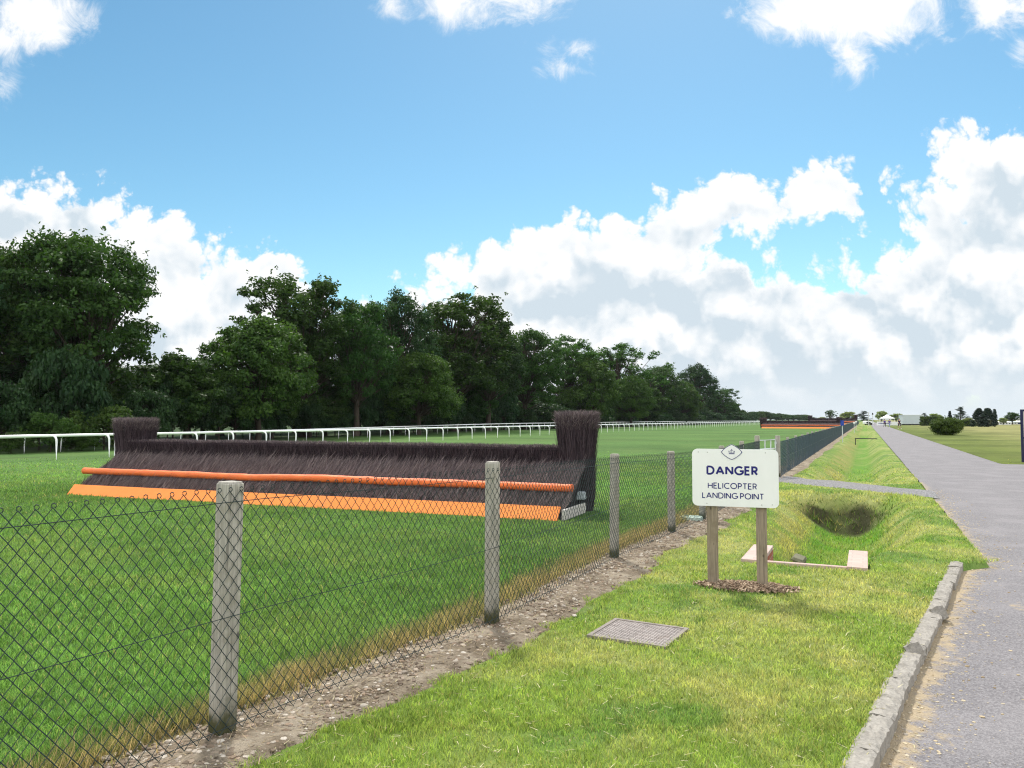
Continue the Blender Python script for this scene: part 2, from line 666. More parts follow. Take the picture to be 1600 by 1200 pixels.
def surf(x, y, a=None):
    """grass colour patches: albedo of the sward at a place"""
    x = np.asarray(x, float); y = np.asarray(y, float)
    aa, b = ab(x, y)
    fo = fence_off(x, y)
    n1 = fbm(x, y, 1.5, 4, 1); n2 = fbm(x, y, 0.35, 3, 2); n3 = fbm(x, y, 5.0, 3, 5); n4 = fbm(x, y, 0.8, 4, 8)
    G1 = np.array([0.160, 0.235, 0.050]); Y1 = np.array([0.265, 0.285, 0.105]); D1 = np.array([0.095, 0.178, 0.040])
    k = np.clip((n1 - 0.5) * 2.1 + (n2 - 0.5) * 1.5 + 0.42, 0, 1)[..., None]
    verge = G1 * (1 - k) + Y1 * k
    kd = (sst(n4, 0.55, 0.68) * 0.8)[..., None]
    verge = verge * (1 - kd) + D1 * kd
    # damp ditch bottom: lush; left bank: pale, drying
    z = zfun(x, y, False)
    dp = sst(-z, 0.3, 0.55)[..., None]
    dp = dp * (0.45 + 0.55 * sst(n4, 0.4, 0.6))[..., None]
    verge = verge * (1 - dp) + np.array([0.110, 0.220, 0.034]) * dp
    lb = (sst(-z, 0.04, 0.2) * (1 - sst(-z, 0.42, 0.6)) * (b < -0.6) * sst(n4, 0.36, 0.55))[..., None] * 0.8
    verge = verge * (1 - lb) + np.array([0.27, 0.26, 0.085]) * lb
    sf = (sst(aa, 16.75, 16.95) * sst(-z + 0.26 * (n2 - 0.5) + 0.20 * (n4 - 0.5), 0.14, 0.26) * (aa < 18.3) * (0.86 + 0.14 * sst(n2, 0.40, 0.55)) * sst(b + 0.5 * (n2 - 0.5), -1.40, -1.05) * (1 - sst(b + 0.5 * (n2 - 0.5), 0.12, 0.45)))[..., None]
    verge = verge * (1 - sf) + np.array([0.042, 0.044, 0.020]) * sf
    # racecourse turf, mown in bands
    band = 0.5 + 0.5 * np.sin((x * 0.38 + y * 0.92) / 2.6 + 2 * n3)
    bnd = (0.84 + 0.24 * band + 0.5 * (n3 - 0.5) + 0.35 * (n2 - 0.5))[..., None]
    course = np.array([0.076, 0.150, 0.037]) * bnd
    kk = (sst(n1, 0.48, 0.7) * 0.45)[..., None]
    course = course * (1 - kk) + np.array([0.110, 0.165, 0.046]) * kk
    dead = ((1 - sst(-fo + (n2 - 0.5) * 0.3 + (n4 - .5) * .7, 0.20, 0.50)) * (fo < 0))[..., None] * 0.9
    course = course * (1 - dead) + np.array([0.33, 0.265, 0.145]) * dead
    # big lawn right of the path: drier
    dl = sst((x - (0.46 * y + 4.9)) + 9 * (n3 - 0.5), 1.0, 14.0)[..., None] * 0.8
    rl = np.array([0.100, 0.128, 0.028]) * (1 - dl) + np.array([0.225, 0.215, 0.085]) * dl
    rl = rl * (0.72 + 0.40 * n3 + 0.22 * sst(np.sin(y * 0.55 + 5 * n3 + 2 * n1), -0.3, 0.5) + 0.5 * (n4 - 0.5))[..., None]
    out = np.where((fo < 0)[..., None], course, verge)
    out = np.where((x > road_r(y) - 0.3)[..., None], rl, out)
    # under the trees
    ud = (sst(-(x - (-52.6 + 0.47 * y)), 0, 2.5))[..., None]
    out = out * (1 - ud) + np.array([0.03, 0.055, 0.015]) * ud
    return np.clip(out, 0.005, 0.9)


# ------------------------------------------------------------------ ground sheet
def tinted(name, rough=0.9, fine=True, trans=0.0):
    m, b = new_mat(name)
    at_ = b.n('ShaderNodeAttribute')
    at_.attribute_name = 'tint'
    col = at_.outputs['Color']
    nm = None
    if fine:
        t = b.n('ShaderNodeTexCoord')
        n1 = b.noise(t.outputs['Object'], 55, 4, 0.7)
        n2 = b.noise(b.v('MULTIPLY', t.outputs['Object'], (1, 1, 1)), 2.2, 6, 0.65)
        f = b.m('MULTIPLY_ADD', n1, 0.55, b.m('MULTIPLY_ADD', n2, 0.7, 0.36))
        mul = b.n('ShaderNodeCombineXYZ')
        for i in range(3):
            b.put(mul.inputs[i], f)
        col = b.mix(1.0, col, mul.outputs[0], 'MULTIPLY')
        nm = bump(b, b.m('ADD', n1, n2), 0.6, 0.03)
    else:
        g = b.n('ShaderNodeNewGeometry')
        f = b.m('MULTIPLY_ADD', g.outputs['Random Per Island'], 1.05, 0.46)  # blades' own variation, widened to stand in for lit and shaded blades
        mul = b.n('ShaderNodeCombineXYZ')
        b.put(mul.inputs[0], b.m('MULTIPLY_ADD', g.outputs['Random Per Island'], 1.25, 0.40)); b.put(mul.inputs[1], f); b.put(mul.inputs[2], f)
        col = b.mix(1.0, col, mul.outputs[0], 'MULTIPLY')
    sh = princ(b, col, rough, 0.12, nm)
    if trans:
        tr = b.n('ShaderNodeBsdfTranslucent')
        b.put(tr.inputs[0], b.mix(1.0, col, (1.25, 1.2, 0.8, 1), 'MULTIPLY'))
        mx = b.n('ShaderNodeMixShader')
        mx.inputs[0].default_value = trans
        b.t.links.new(sh, mx.inputs[1]); b.t.links.new(tr.outputs[0], mx.inputs[2])
        sh = mx.outputs[0]
    return finish(m, b, sh)


def growing(lo, hi, start, ratio):
    out, s, p = [], start, lo
    while p < hi:
        p += s; s *= ratio
        out.append(p)
    return out


bl = [-p for p in growing(4.2, 1400, 0.15, 1.13)][::-1] + list(np.arange(-4.2, 6.3, 0.09)) + growing(6.3, 1400, 0.15, 1.13)
al = [-p for p in growing(-1.2, 120, 0.2, 1.25)][::-1] + list(np.arange(1.2, 25, 0.09)) + growing(25, 2600, 0.12, 1.045)
BB, AA = np.meshgrid(np.array(bl), np.array(al))
GX, GY = xy(AA, BB)
GZ = zfun(GX, GY)
mat_ground = tinted('turf_soil', 0.95, True)


def sheet(X, Y, Z):
    ny, nx = X.shape
    idx = np.arange(nx * ny).reshape(ny, nx)
    f = np.stack([idx[:-1, :-1], idx[:-1, 1:], idx[1:, 1:], idx[1:, :-1]], -1).reshape(-1, 4)
    return np.stack([X, Y, Z], -1).reshape(-1, 3), f


gv, gf = sheet(GX, GY, GZ)
gf = gf[:, ::-1] if np.cross(gv[gf[0, 1]] - gv[gf[0, 0]], gv[gf[0, 2]] - gv[gf[0, 0]])[2] < 0 else gf
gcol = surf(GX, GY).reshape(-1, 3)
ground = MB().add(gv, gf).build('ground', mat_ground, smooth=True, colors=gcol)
tag(ground, kind='structure')

# ------------------------------------------------------------------ tarmac path
m, b = new_mat('worn_tarmac')
t = b.n('ShaderNodeTexCoord')
O = t.outputs['Object']
v1 = b.n('ShaderNodeTexVoronoi'); v1.inputs['Scale'].default_value = 95; b.put(v1.inputs['Vector'], O)
n1 = b.noise(O, 170, 3, 0.7); n2 = b.noise(O, 1.1, 7, 0.62); n3 = b.noise(O, 14, 5, 0.6)
base = b.mix(b.ss(v1.outputs['Color'], 0.15, 0.95), (0.150, 0.141, 0.148, 1), (0.262, 0.250, 0.257, 1))
base = b.mix(b.m('MULTIPLY', b.ss(n1, 0.45, 0.7), 0.5), base, (0.13, 0.125, 0.135, 1))
base = b.mix(b.m('MULTIPLY', b.ss(n2, 0.42, 0.68), 0.35), base, (0.30, 0.283, 0.290, 1))
base = b.mix(b.m('MULTIPLY', b.ss(n3, 0.55, 0.75), 0.25), base, (0.16, 0.15, 0.155, 1))
at_ = b.n('ShaderNodeAttribute'); at_.attribute_name = 'tint'
sx = b.n('ShaderNodeSeparateColor'); b.put(sx.inputs[0], at_.outputs['Color'])
dust = b.ss(b.m('MULTIPLY_ADD', b.m('SUBTRACT', b.noise(O, 9, 7, 0.7), 0.5), 1.5, sx.outputs[0]), 0.38, 0.72)
dc = b.mix(b.noise(O, 60, 4, 0.7), (0.25, 0.19, 0.115, 1), (0.52, 0.42, 0.27, 1))
base = b.mix(b.m('MULTIPLY', dust, 0.85), base, dc)
nm = bump(b, b.m('ADD', v1.outputs['Distance'], n1), 0.7, 0.006)
mat_road = finish(m, b, princ(b, base, 0.85, 0.25, nm))
ys = np.concatenate([np.arange(-14, 1.5, 0.8), np.arange(1.5, 30, 0.12), growing(30, 420, 0.3, 1.06)])
ts = np.concatenate([np.linspace(0, 0.05, 16), np.linspace(0.06, 1, 26)])
Yr = np.repeat(ys[:, None], len(ts), 1)
xl, xr = road_l(ys), road_r(ys)
Xr = xl[:, None] + (xr - xl)[:, None] * ts[None]
Xr = np.where((ys < 26.1)[:, None], xl[:, None] + (70 - xl)[:, None] * (ts[None] ** 1.0), Xr)
Zr = road_z(Yr)
dd = Xr - xl[:, None]
dtint = np.exp(-dd / 0.30) * (0.9 * (Yr < 8.7) + 0.6 * (Yr >= 8.7) * (Yr < 20) + 0.2 * (Yr >= 20))
sp = np.exp(-(((Xr - 4.75) / 0.55) ** 2 + ((Yr - 6.85) / 0.35) ** 2)) * 0.62
dtint = np.maximum(dtint, sp)
rv, rf = sheet(Xr, Yr, Zr)
tint = np.repeat(dtint.reshape(-1, 1), 3, 1)
road = MB().add(rv, rf).build('tarmac_path', mat_road, smooth=True, colors=tint)
tag(road, kind='structure')

# ------------------------------------------------------------------ gravel crossing over the ditch
m, b = new_mat('grey_gravel')
t = b.n('ShaderNodeTexCoord'); O = t.outputs['Object']
v1 = b.n('ShaderNodeTexVoronoi'); v1.inputs['Scale'].default_value = 45; b.put(v1.inputs['Vector'], O)
c = b.mix(b.ss(v1.outputs['Color'], 0.1, 0.9), (0.11, 0.108, 0.112, 1), (0.29, 0.285, 0.29, 1))
c = b.mix(b.m('MULTIPLY', b.ss(b.noise(O, 1.4, 6, 0.6), 0.45, 0.7), 0.6), c, (0.22, 0.205, 0.185, 1))
mat_gravel = finish(m, b, princ(b, c, 0.9, 0.2, bump(b, v1.outputs['Distance'], 0.8, 0.012)))
bs = np.linspace(-2.75, 1.32, 60)
hw = np.linspace(-1, 1, 13)
Bc = np.repeat(bs[:, None], 13, 1)
wid = 1.05 - 0.15 * sst(bs, -2, 1) + 0.2 * (fbm(bs, bs * 0, 0.7, 3) - 0.5)
Ac = cross_a(Bc) + wid[:, None] * hw[None] + 0.08 * (fbm(Bc, hw[None] + Bc * 0, 0.4, 2) - .5)
Xc, Yc = xy(Ac, Bc)
Zc = np.maximum(zfun(Xc, Yc, False) + 0.022, -0.02) * (1 - 0 * Xc) - 0.03 * (abs(hw[None]) > 0.95)
cv, cf = sheet(Xc, Yc, Zc)
tag(MB().add(cv, cf[:, ::-1]).build('gravel_path', mat_gravel, smooth=True), kind='structure')

# ------------------------------------------------------------------ bare soil strip along the fence
m, b = new_mat('bare_soil')
t = b.n('ShaderNodeTexCoord'); O = t.outputs['Object']
n1 = b.noise(O, 3.2, 7, 0.65); n2 = b.noise(O, 40, 5, 0.7)
c = b.mix(b.ss(n1, 0.35, 0.65), (0.185, 0.145, 0.100, 1), (0.41, 0.345, 0.262, 1))
c = b.mix(b.ss(n2, 0.55, 0.7), c, (0.42, 0.36, 0.29, 1))
c = b.mix(b.m('MULTIPLY', b.ss(b.noise(O, 22, 4, 0.6), 0.58, 0.68), 0.8), c, (0.07, 0.052, 0.036, 1))
mat_soil = finish(m, b, princ(b, c, 0.95, 0.1, bump(b, b.m('ADD', n1, n2), 1.0, 0.03)))
ya = np.concatenate([np.arange(-1, 24, 0.07), growing(24, 190, 0.1, 1.05)])
wl = -0.22 - 0.12 * (fbm(ya, ya * 0, 0.6, 3, 4) - 0.5)
wr = 0.52 + 0.40 * (fbm(ya, ya * 0, 1.1, 4, 9) - 0.5) + 0.05 * np.sin(ya * 0.9)
wr = wr + 0.16 * (fbm(ya, ya * 0, 0.22, 3, 17) - 0.5)
wr = np.where(ya > 21, 0.45 + 0.4 * (fbm(ya, ya * 0, 3, 3, 2) - .5), wr)
tt = np.linspace(0, 1, 12)
off = wl[:, None] + (wr - wl)[:, None] * tt[None]
Xs = fence_x(ya)[:, None] + off / 0.9
Ys = np.repeat(ya[:, None], 12, 1)
Zs = zfun(Xs, Ys) + 0.012 + 0.035 * (fbm(Xs, Ys, 0.25, 4, 6) - 0.45) * np.sin(np.pi * tt)[None] - 0.035 * (np.abs(tt - 0.5) * 2)[None] ** 10
sv, sf = sheet(Xs, Ys, Zs)
tag(MB().add(sv, sf).build('soil_strip', mat_soil, smooth=True), kind='structure')


def soil_at(x, y):
    fo = fence_off(x, y)
    wr_ = np.interp(y, ya, wr)
    return (fo > -0.2) & (fo < wr_ - 0.05 + 0.22 * (vnoise(x, y, 0.09, 5) - 0.5))


# ------------------------------------------------------------------ racecourse jump frame (needed to keep grass out)
JO = Vector((-9.46, 16.4, 0)); JRZ = math.atan2(-0.3817, 0.9243); JL = 11.0


def in_jump(x, y):
    dx, dy = x - JO.x, y - JO.y
    u = dx * 0.9243 - dy * 0.3817
    v = dx * 0.3817 + dy * 0.9243
    return (u > -0.1) & (u < JL + 0.2) & (v > 0.0) & (v < 2.0)


MAN = [G(965, 972), G(1080, 988), G(1025, 1013), G(925, 990)]       # corners of the access cover
mcx = sum((p.x for p in MAN)) / 4; mcy = sum((p.y for p in MAN)) / 4
mu = Vector(((MAN[1].x - MAN[0].x), (MAN[1].y - MAN[0].y), 0)).normalized()
MRZ = math.atan2(mu.y, mu.x)
SIGN = Vector((2.15, 7.40, 0)); SRZ = math.atan2(-0.316, 0.948)


def in_cover(x, y, pad=0.0):
    dx, dy = x - mcx, y - mcy
    u = dx * math.cos(MRZ) + dy * math.sin(MRZ); v = -dx * math.sin(MRZ) + dy * math.cos(MRZ)
    return (abs(u) < 0.29 + pad) & (abs(v) < 0.26 + pad)


def in_mulch(x, y, k=1.0):
    dx, dy = x - (SIGN.x + 0.06), y - (SIGN.y - 0.06)
    u = dx * math.cos(SRZ) + dy * math.sin(SRZ); v = -dx * math.sin(SRZ) + dy * math.cos(SRZ)
    return (u / 0.46) ** 2 + (v / 0.22) ** 2 < k + 0.5 * (vnoise(x, y, 0.12, 3) - 0.5)


def in_wall(x, y):
    a, b = ab(x, y)
    return ((a > 8.98) & (a < 9.14) & (b > -1.3) & (b < 0.03)) | ((a > 8.98) & (a < 10.15) & (((b > -0.22) & (b < 0.02)) | ((b > -1.30) & (b < -1.08))))


def in_crossing(x, y):
    a, b = ab(x, y)
    return (abs(a - cross_a(b)) < 0.95) & (b > -2.8) & (b < 1.3)


# ------------------------------------------------------------------ grass blades (stuff)
def blades(x, y, z, h, wd, lean, colr, bend=False):
    n = len(x)
    th = R.uniform(0, 2 * np.pi, n)
    lx, ly = np.cos(th), np.sin(th)
    ph = R.uniform(0, 2 * np.pi, n)
    tx, ty = np.cos(ph) * lean * h, np.sin(ph) * lean * h
    base = np.stack([x, y, z - 0.004], -1)
    side = np.stack([lx, ly, np.zeros(n)], -1) * wd[:, None] / 2
    tip = base + np.stack([tx, ty, h], -1)
    if not bend:
        V_ = np.stack([base - side, base + side, tip], 1).reshape(-1, 3)
        F_ = np.arange(3 * n).reshape(-1, 3)
        return V_, F_, np.repeat(colr, 3, 0)
    mid = base + np.stack([tx * 0.35, ty * 0.35, h * 0.62], -1)
    V_ = np.stack([base - side, base + side, mid + side * 0.7, mid - side * 0.7, tip], 1).reshape(-1, 3)
    k = np.arange(n)[:, None] * 5
    F_ = np.concatenate([k + np.array([[0, 1, 2]]), k + np.array([[0, 2, 3]]), k + np.array([[3, 2, 4]])])
    return V_, F_, np.repeat(colr, 5, 0)


def scatter(n, d0, d1, spread=0.80, power=1.0):
    """positions thinning out with distance from the viewer (level of detail)"""
    u = R.random(n)
    d = d0 * (d1 / d0) ** u if power == 1.0 else d0 + (d1 - d0) * u
    lat = R.uniform(-spread, spread, n) * d
    return lat, d


mat_grass = tinted('grass_blade', 0.6, False, 0.45)
x1, y1 = scatter(130000, 2.0, 4.2, 0.82, 2.0)
x2, y2 = scatter(640000, 4.0, 42.0, 0.80)
gx, gy = np.concatenate([x1, x2]), np.concatenate([y1, y2])
ok = ~((gx > road_l(gy) - 0.02 + 0.14 * (gy > 8.35) * (gy < 8.9)) & (gx < road_r(gy) + 0.0)) & ~in_jump(gx, gy) & ~in_cover(gx, gy) & ~in_mulch(gx, gy) & ~in_wall(gx, gy) & ~in_crossing(gx, gy)
ok &= ~((gy < 8.62) & (gx > kerb_x(gy) - 0.08) & (gx < kerb_x(gy) + 0.2))
so = soil_at(gx, gy)
ok &= (~so) | (R.random(len(gx)) < 0.02 * (fbm(gx, gy, 0.4, 2, 40) > 0.5))
ga, gb = ab(gx, gy)
ok &= ~((ga > 16.75) & (ga < 18.0) & (zfun(gx, gy, False) < -0.24 - 0.2 * (R.random(len(gx)) - 0.5)) & (gb > -1.25) & (gb < 0.3) & (R.random(len(gx)) < 0.48))
ok &= R.random(len(gx)) < 1 - sst(np.hypot(gx, gy), 16, 40)
ok &= ~(gx > road_r(gy) - 0.2) | (R.random(len(gx)) < 0.25)
gx, gy = gx[ok], gy[ok]
gz = zfun(gx, gy, False)
gd = np.hypot(gx, gy)
ff = fence_off(gx, gy)
hh = np.where(ff < 0, 0.040, 0.026) * R.uniform(0.5, 1.35, len(gx))
hh = np.where((ff < 0) & (ff > -0.5), hh * R.uniform(0.9, 2.2, len(gx)), hh)
hh = np.where(gz < -0.3, hh * 1.8, hh)
ga, gb = ab(gx, gy)
hh = np.where((ga > 17.0) & (ga < 18.2) & (gb > -1.9) & (gb < 1.0), hh * 2.2, hh)
hh *= 0.40 + 0.8 * fbm(gx, gy, 0.3, 2, 12) + 0.75 * vnoise(gx, gy, 0.045, 14)
hh = np.where((gx > road_r(gy)), 0.03, hh)
wdt = (0.0034 + 0.0009 * np.maximum(gd - 3, 0)) * R.uniform(0.7, 1.3, len(gx))
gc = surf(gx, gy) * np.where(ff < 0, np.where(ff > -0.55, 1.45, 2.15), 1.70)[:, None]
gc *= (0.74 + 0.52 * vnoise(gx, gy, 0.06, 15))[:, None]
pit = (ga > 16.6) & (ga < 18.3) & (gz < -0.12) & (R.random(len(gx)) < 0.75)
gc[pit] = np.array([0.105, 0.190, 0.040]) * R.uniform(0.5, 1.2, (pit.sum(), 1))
dry = R.random(len(gx)) < np.where(ff < 0, 0.05, 0.13)
gc[dry] = gc[dry] * 0.35 + np.array([0.42, 0.37, 0.17]) * 0.65
near = gd < 9
for sel, nm_, side in ((ff < 0, 'turf_grass', 0), (ff >= 0, 'lawn_grass', 1)):
    mb = MB(); cols = []
    for bend, s2 in ((True, near), (False, ~near)):
        q = sel & s2
        if q.sum() == 0:
            continue
        v_, f_, c_ = blades(gx[q], gy[q], gz[q], hh[q], wdt[q], R.uniform(0.2, 1.0, q.sum()), gc[q], bend)
        mb.add(v_, f_); cols.append(c_)
    o = mb.build(nm_, mat_grass, colors=np.concatenate(cols))
    tag(o, 'short mown racecourse turf beyond the wire fence' if side == 0 else 'patchy yellow-green lawn between wire fence and tarmac path', 'grass', kind='stuff')

# straw wisps and clippings lying on the lawn
x3, y3 = scatter(3400, 2.6, 18, 0.75)
q = (fence_off(x3, y3) > 0.0) & (x3 < road_l(y3) + 0.25) & ~in_cover(x3, y3)
x3, y3 = x3[q], y3[q]
n = len(x3)
th = R.uniform(0, 2 * np.pi, n); ln = R.uniform(0.012, 0.055, n)
dv = np.stack([np.cos(th), np.sin(th), R.uniform(-0.1, 0.35, n)], -1) * ln[:, None]
sd2 = np.stack([-np.sin(th), np.cos(th), np.zeros(n)], -1) * (0.0016 + 0.00025 * np.hypot(x3, y3))[:, None]
onroad = x3 > road_l(y3)
p0 = np.stack([x3, y3, np.where(onroad, road_z(y3) + 0.004, zfun(x3, y3, False) + 0.018)], -1)
v_ = np.stack([p0 - sd2, p0 + sd2, p0 + dv + sd2 * .4, p0 + dv - sd2 * .4], 1).reshape(-1, 3)
mat_straw = island_mat('dry_straw', [(0.28, 0.24, 0.12), (0.52, 0.48, 0.30), (0.42, 0.38, 0.21)])
tag(MB().add(v_, np.arange(4 * n).reshape(-1, 4)).build('dry_grass', mat_straw), 'dry straw wisps and clippings scattered over the lawn', 'straw', kind='stuff')

# tall bleached grass at the foot of the fence
n = 34000
yy = R.uniform(1.0, 24, n) ** 1.0
oo = -np.abs(R.normal(0.26, 0.08, n)) - 0.02
xx = fence_x(yy) + oo / 0.9
keep = fbm(xx, yy, 0.9, 3, 21) > R.uniform(0.25, 0.6, n)
xx, yy = xx[keep], yy[keep]
n = len(xx)
mc = R.random(n)[:, None]
colr = np.array([0.18, 0.22, 0.07]) * (1 - mc) + np.array([0.46, 0.36, 0.22]) * mc
v_, f_, c_ = blades(xx, yy, zfun(xx, yy, False), R.uniform(0.05, 0.15, n), R.uniform(0.003, 0.006, n) * (1 + yy / 14), R.uniform(0.2, 0.9, n), colr)
tag(MB().add(v_, f_).build('bleached_grass', mat_grass, colors=c_), 'straw-brown dead grass growing along the foot of the wire fence', 'grass', kind='stuff')

# stones and clods on the bare soil
ICO_V = np.array([(0, 0, 1), (.89, 0, .45), (.28, .85, .45), (-.72, .53, .45), (-.72, -.53, .45), (.28, -.85, .45), (.72, .53, -.45), (-.28, .85, -.45), (-.89, 0, -.45), (-.28, -.85, -.45), (.72, -.53, -.45), (0, 0, -1)])
ICO_F = np.array([(0, 1, 2), (0, 2, 3), (0, 3, 4), (0, 4, 5), (0, 5, 1), (1, 6, 2), (2, 7, 3), (3, 8, 4), (4, 9, 5), (5, 10, 1), (6, 7, 2), (7, 8, 3), (8, 9, 4), (9, 10, 5), (10, 6, 1), (11, 7, 6), (11, 8, 7), (11, 9, 8), (11, 10, 9), (11, 6, 10)])


def pebbles(x, y, z, r):
    n = len(x)
    sc_ = r[:, None, None] * R.uniform(0.55, 1.3, (n, 1, 3)) * np.array([1, 1, 0.6])
    v = ICO_V[None] * sc_ * R.uniform(0.8, 1.2, (n, 12, 1)) + np.stack([x, y, z], -1)[:, None]
    return v.reshape(-1, 3), (ICO_F[None] + 12 * np.arange(n)[:, None, None]).reshape(-1, 3)


n = 22000
yy = 2.0 * (22 / 2.0) ** R.random(n)
oo = np.clip(R.normal(0.14, 0.20, n), -0.3, 0.8)
xx = fence_x(yy) + oo / 0.9
q = soil_at(xx, yy) | (oo < 0)
xx, yy = xx[q], yy[q]
rr = (0.0030 + 0.017 * R.random(len(xx)) ** 6) * (1 + yy / 30)
v_, f_ = pebbles(xx, yy, zfun(xx, yy) + 0.014, rr)
mat_peb = island_mat('soil_stones', [(0.10, 0.075, 0.055), (0.30, 0.24, 0.18), (0.22, 0.17, 0.13), (0.55, 0.50, 0.43), (0.33, 0.24, 0.17), (0.15, 0.12, 0.09)])
tag(MB().add(v_, f_).build('soil_rubble', mat_peb), 'small pale stones and clods on the bare soil along the fence', 'gravel', kind='stuff')
# debris and root bits on the soil
n = 2600
yy = 2.0 * (20 / 2.0) ** R.random(n)
oo = np.clip(R.normal(0.12, 0.22, n), -0.3, .8)
xx = fence_x(yy) + oo / 0.9
th = R.uniform(0, 6.28, n); ln = R.uniform(0.02, 0.10, n)
dv = np.stack([np.cos(th), np.sin(th), R.uniform(-0.05, .5, n)], -1) * ln[:, None]
s2 = np.stack([-np.sin(th), np.cos(th), 0 * th], -1) * (0.0018 + 0.0002 * yy)[:, None]
p0 = np.stack([xx, yy, zfun(xx, yy) + 0.018], -1)
v_ = np.stack([p0 - s2, p0 + s2, p0 + dv], 1).reshape(-1, 3)
mat_twig = island_mat('dead_stems', [(0.16, 0.11, 0.07), (0.45, 0.36, 0.22), (0.30, 0.22, 0.13)])
tag(MB().add(v_, np.arange(3 * n).reshape(-1, 3)).build('stem_litter', mat_twig), 'dry stems and root bits lying on the bare soil', 'litter', kind='stuff')
# grit along the kerb
n = 3200
yy = 2.6 * (18 / 2.6) ** R.random(n)
xx = road_l(yy) + np.abs(R.normal(0, 0.26, n)) + 0.02
rr = (0.0022 + 0.009 * R.random(n) ** 4) * (1 + yy / 25)
v_, f_ = pebbles(xx, yy, road_z(yy) + 0.001, rr)
mat_grit = island_mat('path_grit', [(0.24, 0.18, 0.11), (0.42, 0.34, 0.22), (0.55, 0.47, 0.33), (0.33, 0.30, 0.27)])
tag(MB().add(v_, f_).build('path_grit_debris', mat_grit), 'sandy grit and dry debris along the kerb on the tarmac', 'gravel', kind='stuff')

# ------------------------------------------------------------------ kerb
mat_kerb = plain('old_concrete', (0.300, 0.280, 0.250), 0.9, 0.35, 9, 0.9, spec=0.15, dirt=((0.10, 0.095, 0.070), 0.8), bdist=0.02)
mb = MB()
y0 = 1.4
kdir = np.array([0.668, 1.0]) / math.hypot(0.668, 1.0)
knor = np.array([kdir[1], -kdir[0]])
s_, s_end = 0.0, (8.62 - y0) / kdir[1]
p_start = np.array([kerb_x(y0), y0])


def kerb_stone(mb, c, L, wd, hgt, zt, yaw, jig=0.012, roll=0.0):
    nx, ny = max(6, int(L / 0.035)), 7
    us = np.linspace(-L / 2, L / 2, nx + 1) + 0 * L; vs = np.linspace(-wd / 2, wd / 2, ny + 1)
    Ug, Vg = np.meshgrid(us, vs, indexing='ij')
    edge = np.maximum(0, np.abs(Vg) / (wd / 2) - 0.6) * 0.03
    Zg = zt - edge + R.normal(0, jig * 0.55, Ug.shape)
    Vg = Vg + R.normal(0, jig * 0.5, (nx + 1, 1)) + R.normal(0, jig * 0.25, Ug.shape)
    top = np.stack([Ug, Vg, Zg], -1)
    bot = np.stack([Ug[:, [0, -1]], Vg[:, [0, -1]] * 1.0, np.full((nx + 1, 2), zt - hgt)], -1)
    P = np.concatenate([bot[:, :1], top, bot[:, 1:]], 1)
    k = P.shape[1]
    kx, kz = math.cos(roll), math.sin(roll)
    y_, z_ = P[..., 1] * kx - (P[..., 2] - zt) * kz, P[..., 1] * kz + (P[..., 2] - zt) * kx + zt
    P = np.stack([P[..., 0], y_, z_], -1)
    cx_, sx_ = math.cos(yaw), math.sin(yaw)
    W = np.stack([P[..., 0] * cx_ - P[..., 1] * sx_ + c[0], P[..., 0] * sx_ + P[..., 1] * cx_ + c[1], P[..., 2]], -1)
    idx = np.arange((nx + 1) * k).reshape(nx + 1, k)
    f = np.stack([idx[:-1, :-1], idx[1:, :-1], idx[1:, 1:], idx[:-1, 1:]], -1).reshape(-1, 4)
    mb.add(W.reshape(-1, 3), f)
    for e in (0, nx):
        for j in range(k // 2):
            a_, b_, c_, d_ = idx[e, j], idx[e, j + 1], idx[e, k - 2 - j], idx[e, k - 1 - j]
            if len({a_, b_, c_, d_}) == 4:
                mb.f.append(np.array([[a_, b_, c_, d_]]) + mb.n - len(W.reshape(-1, 3))); mb.mi.append(np.zeros(1, int))


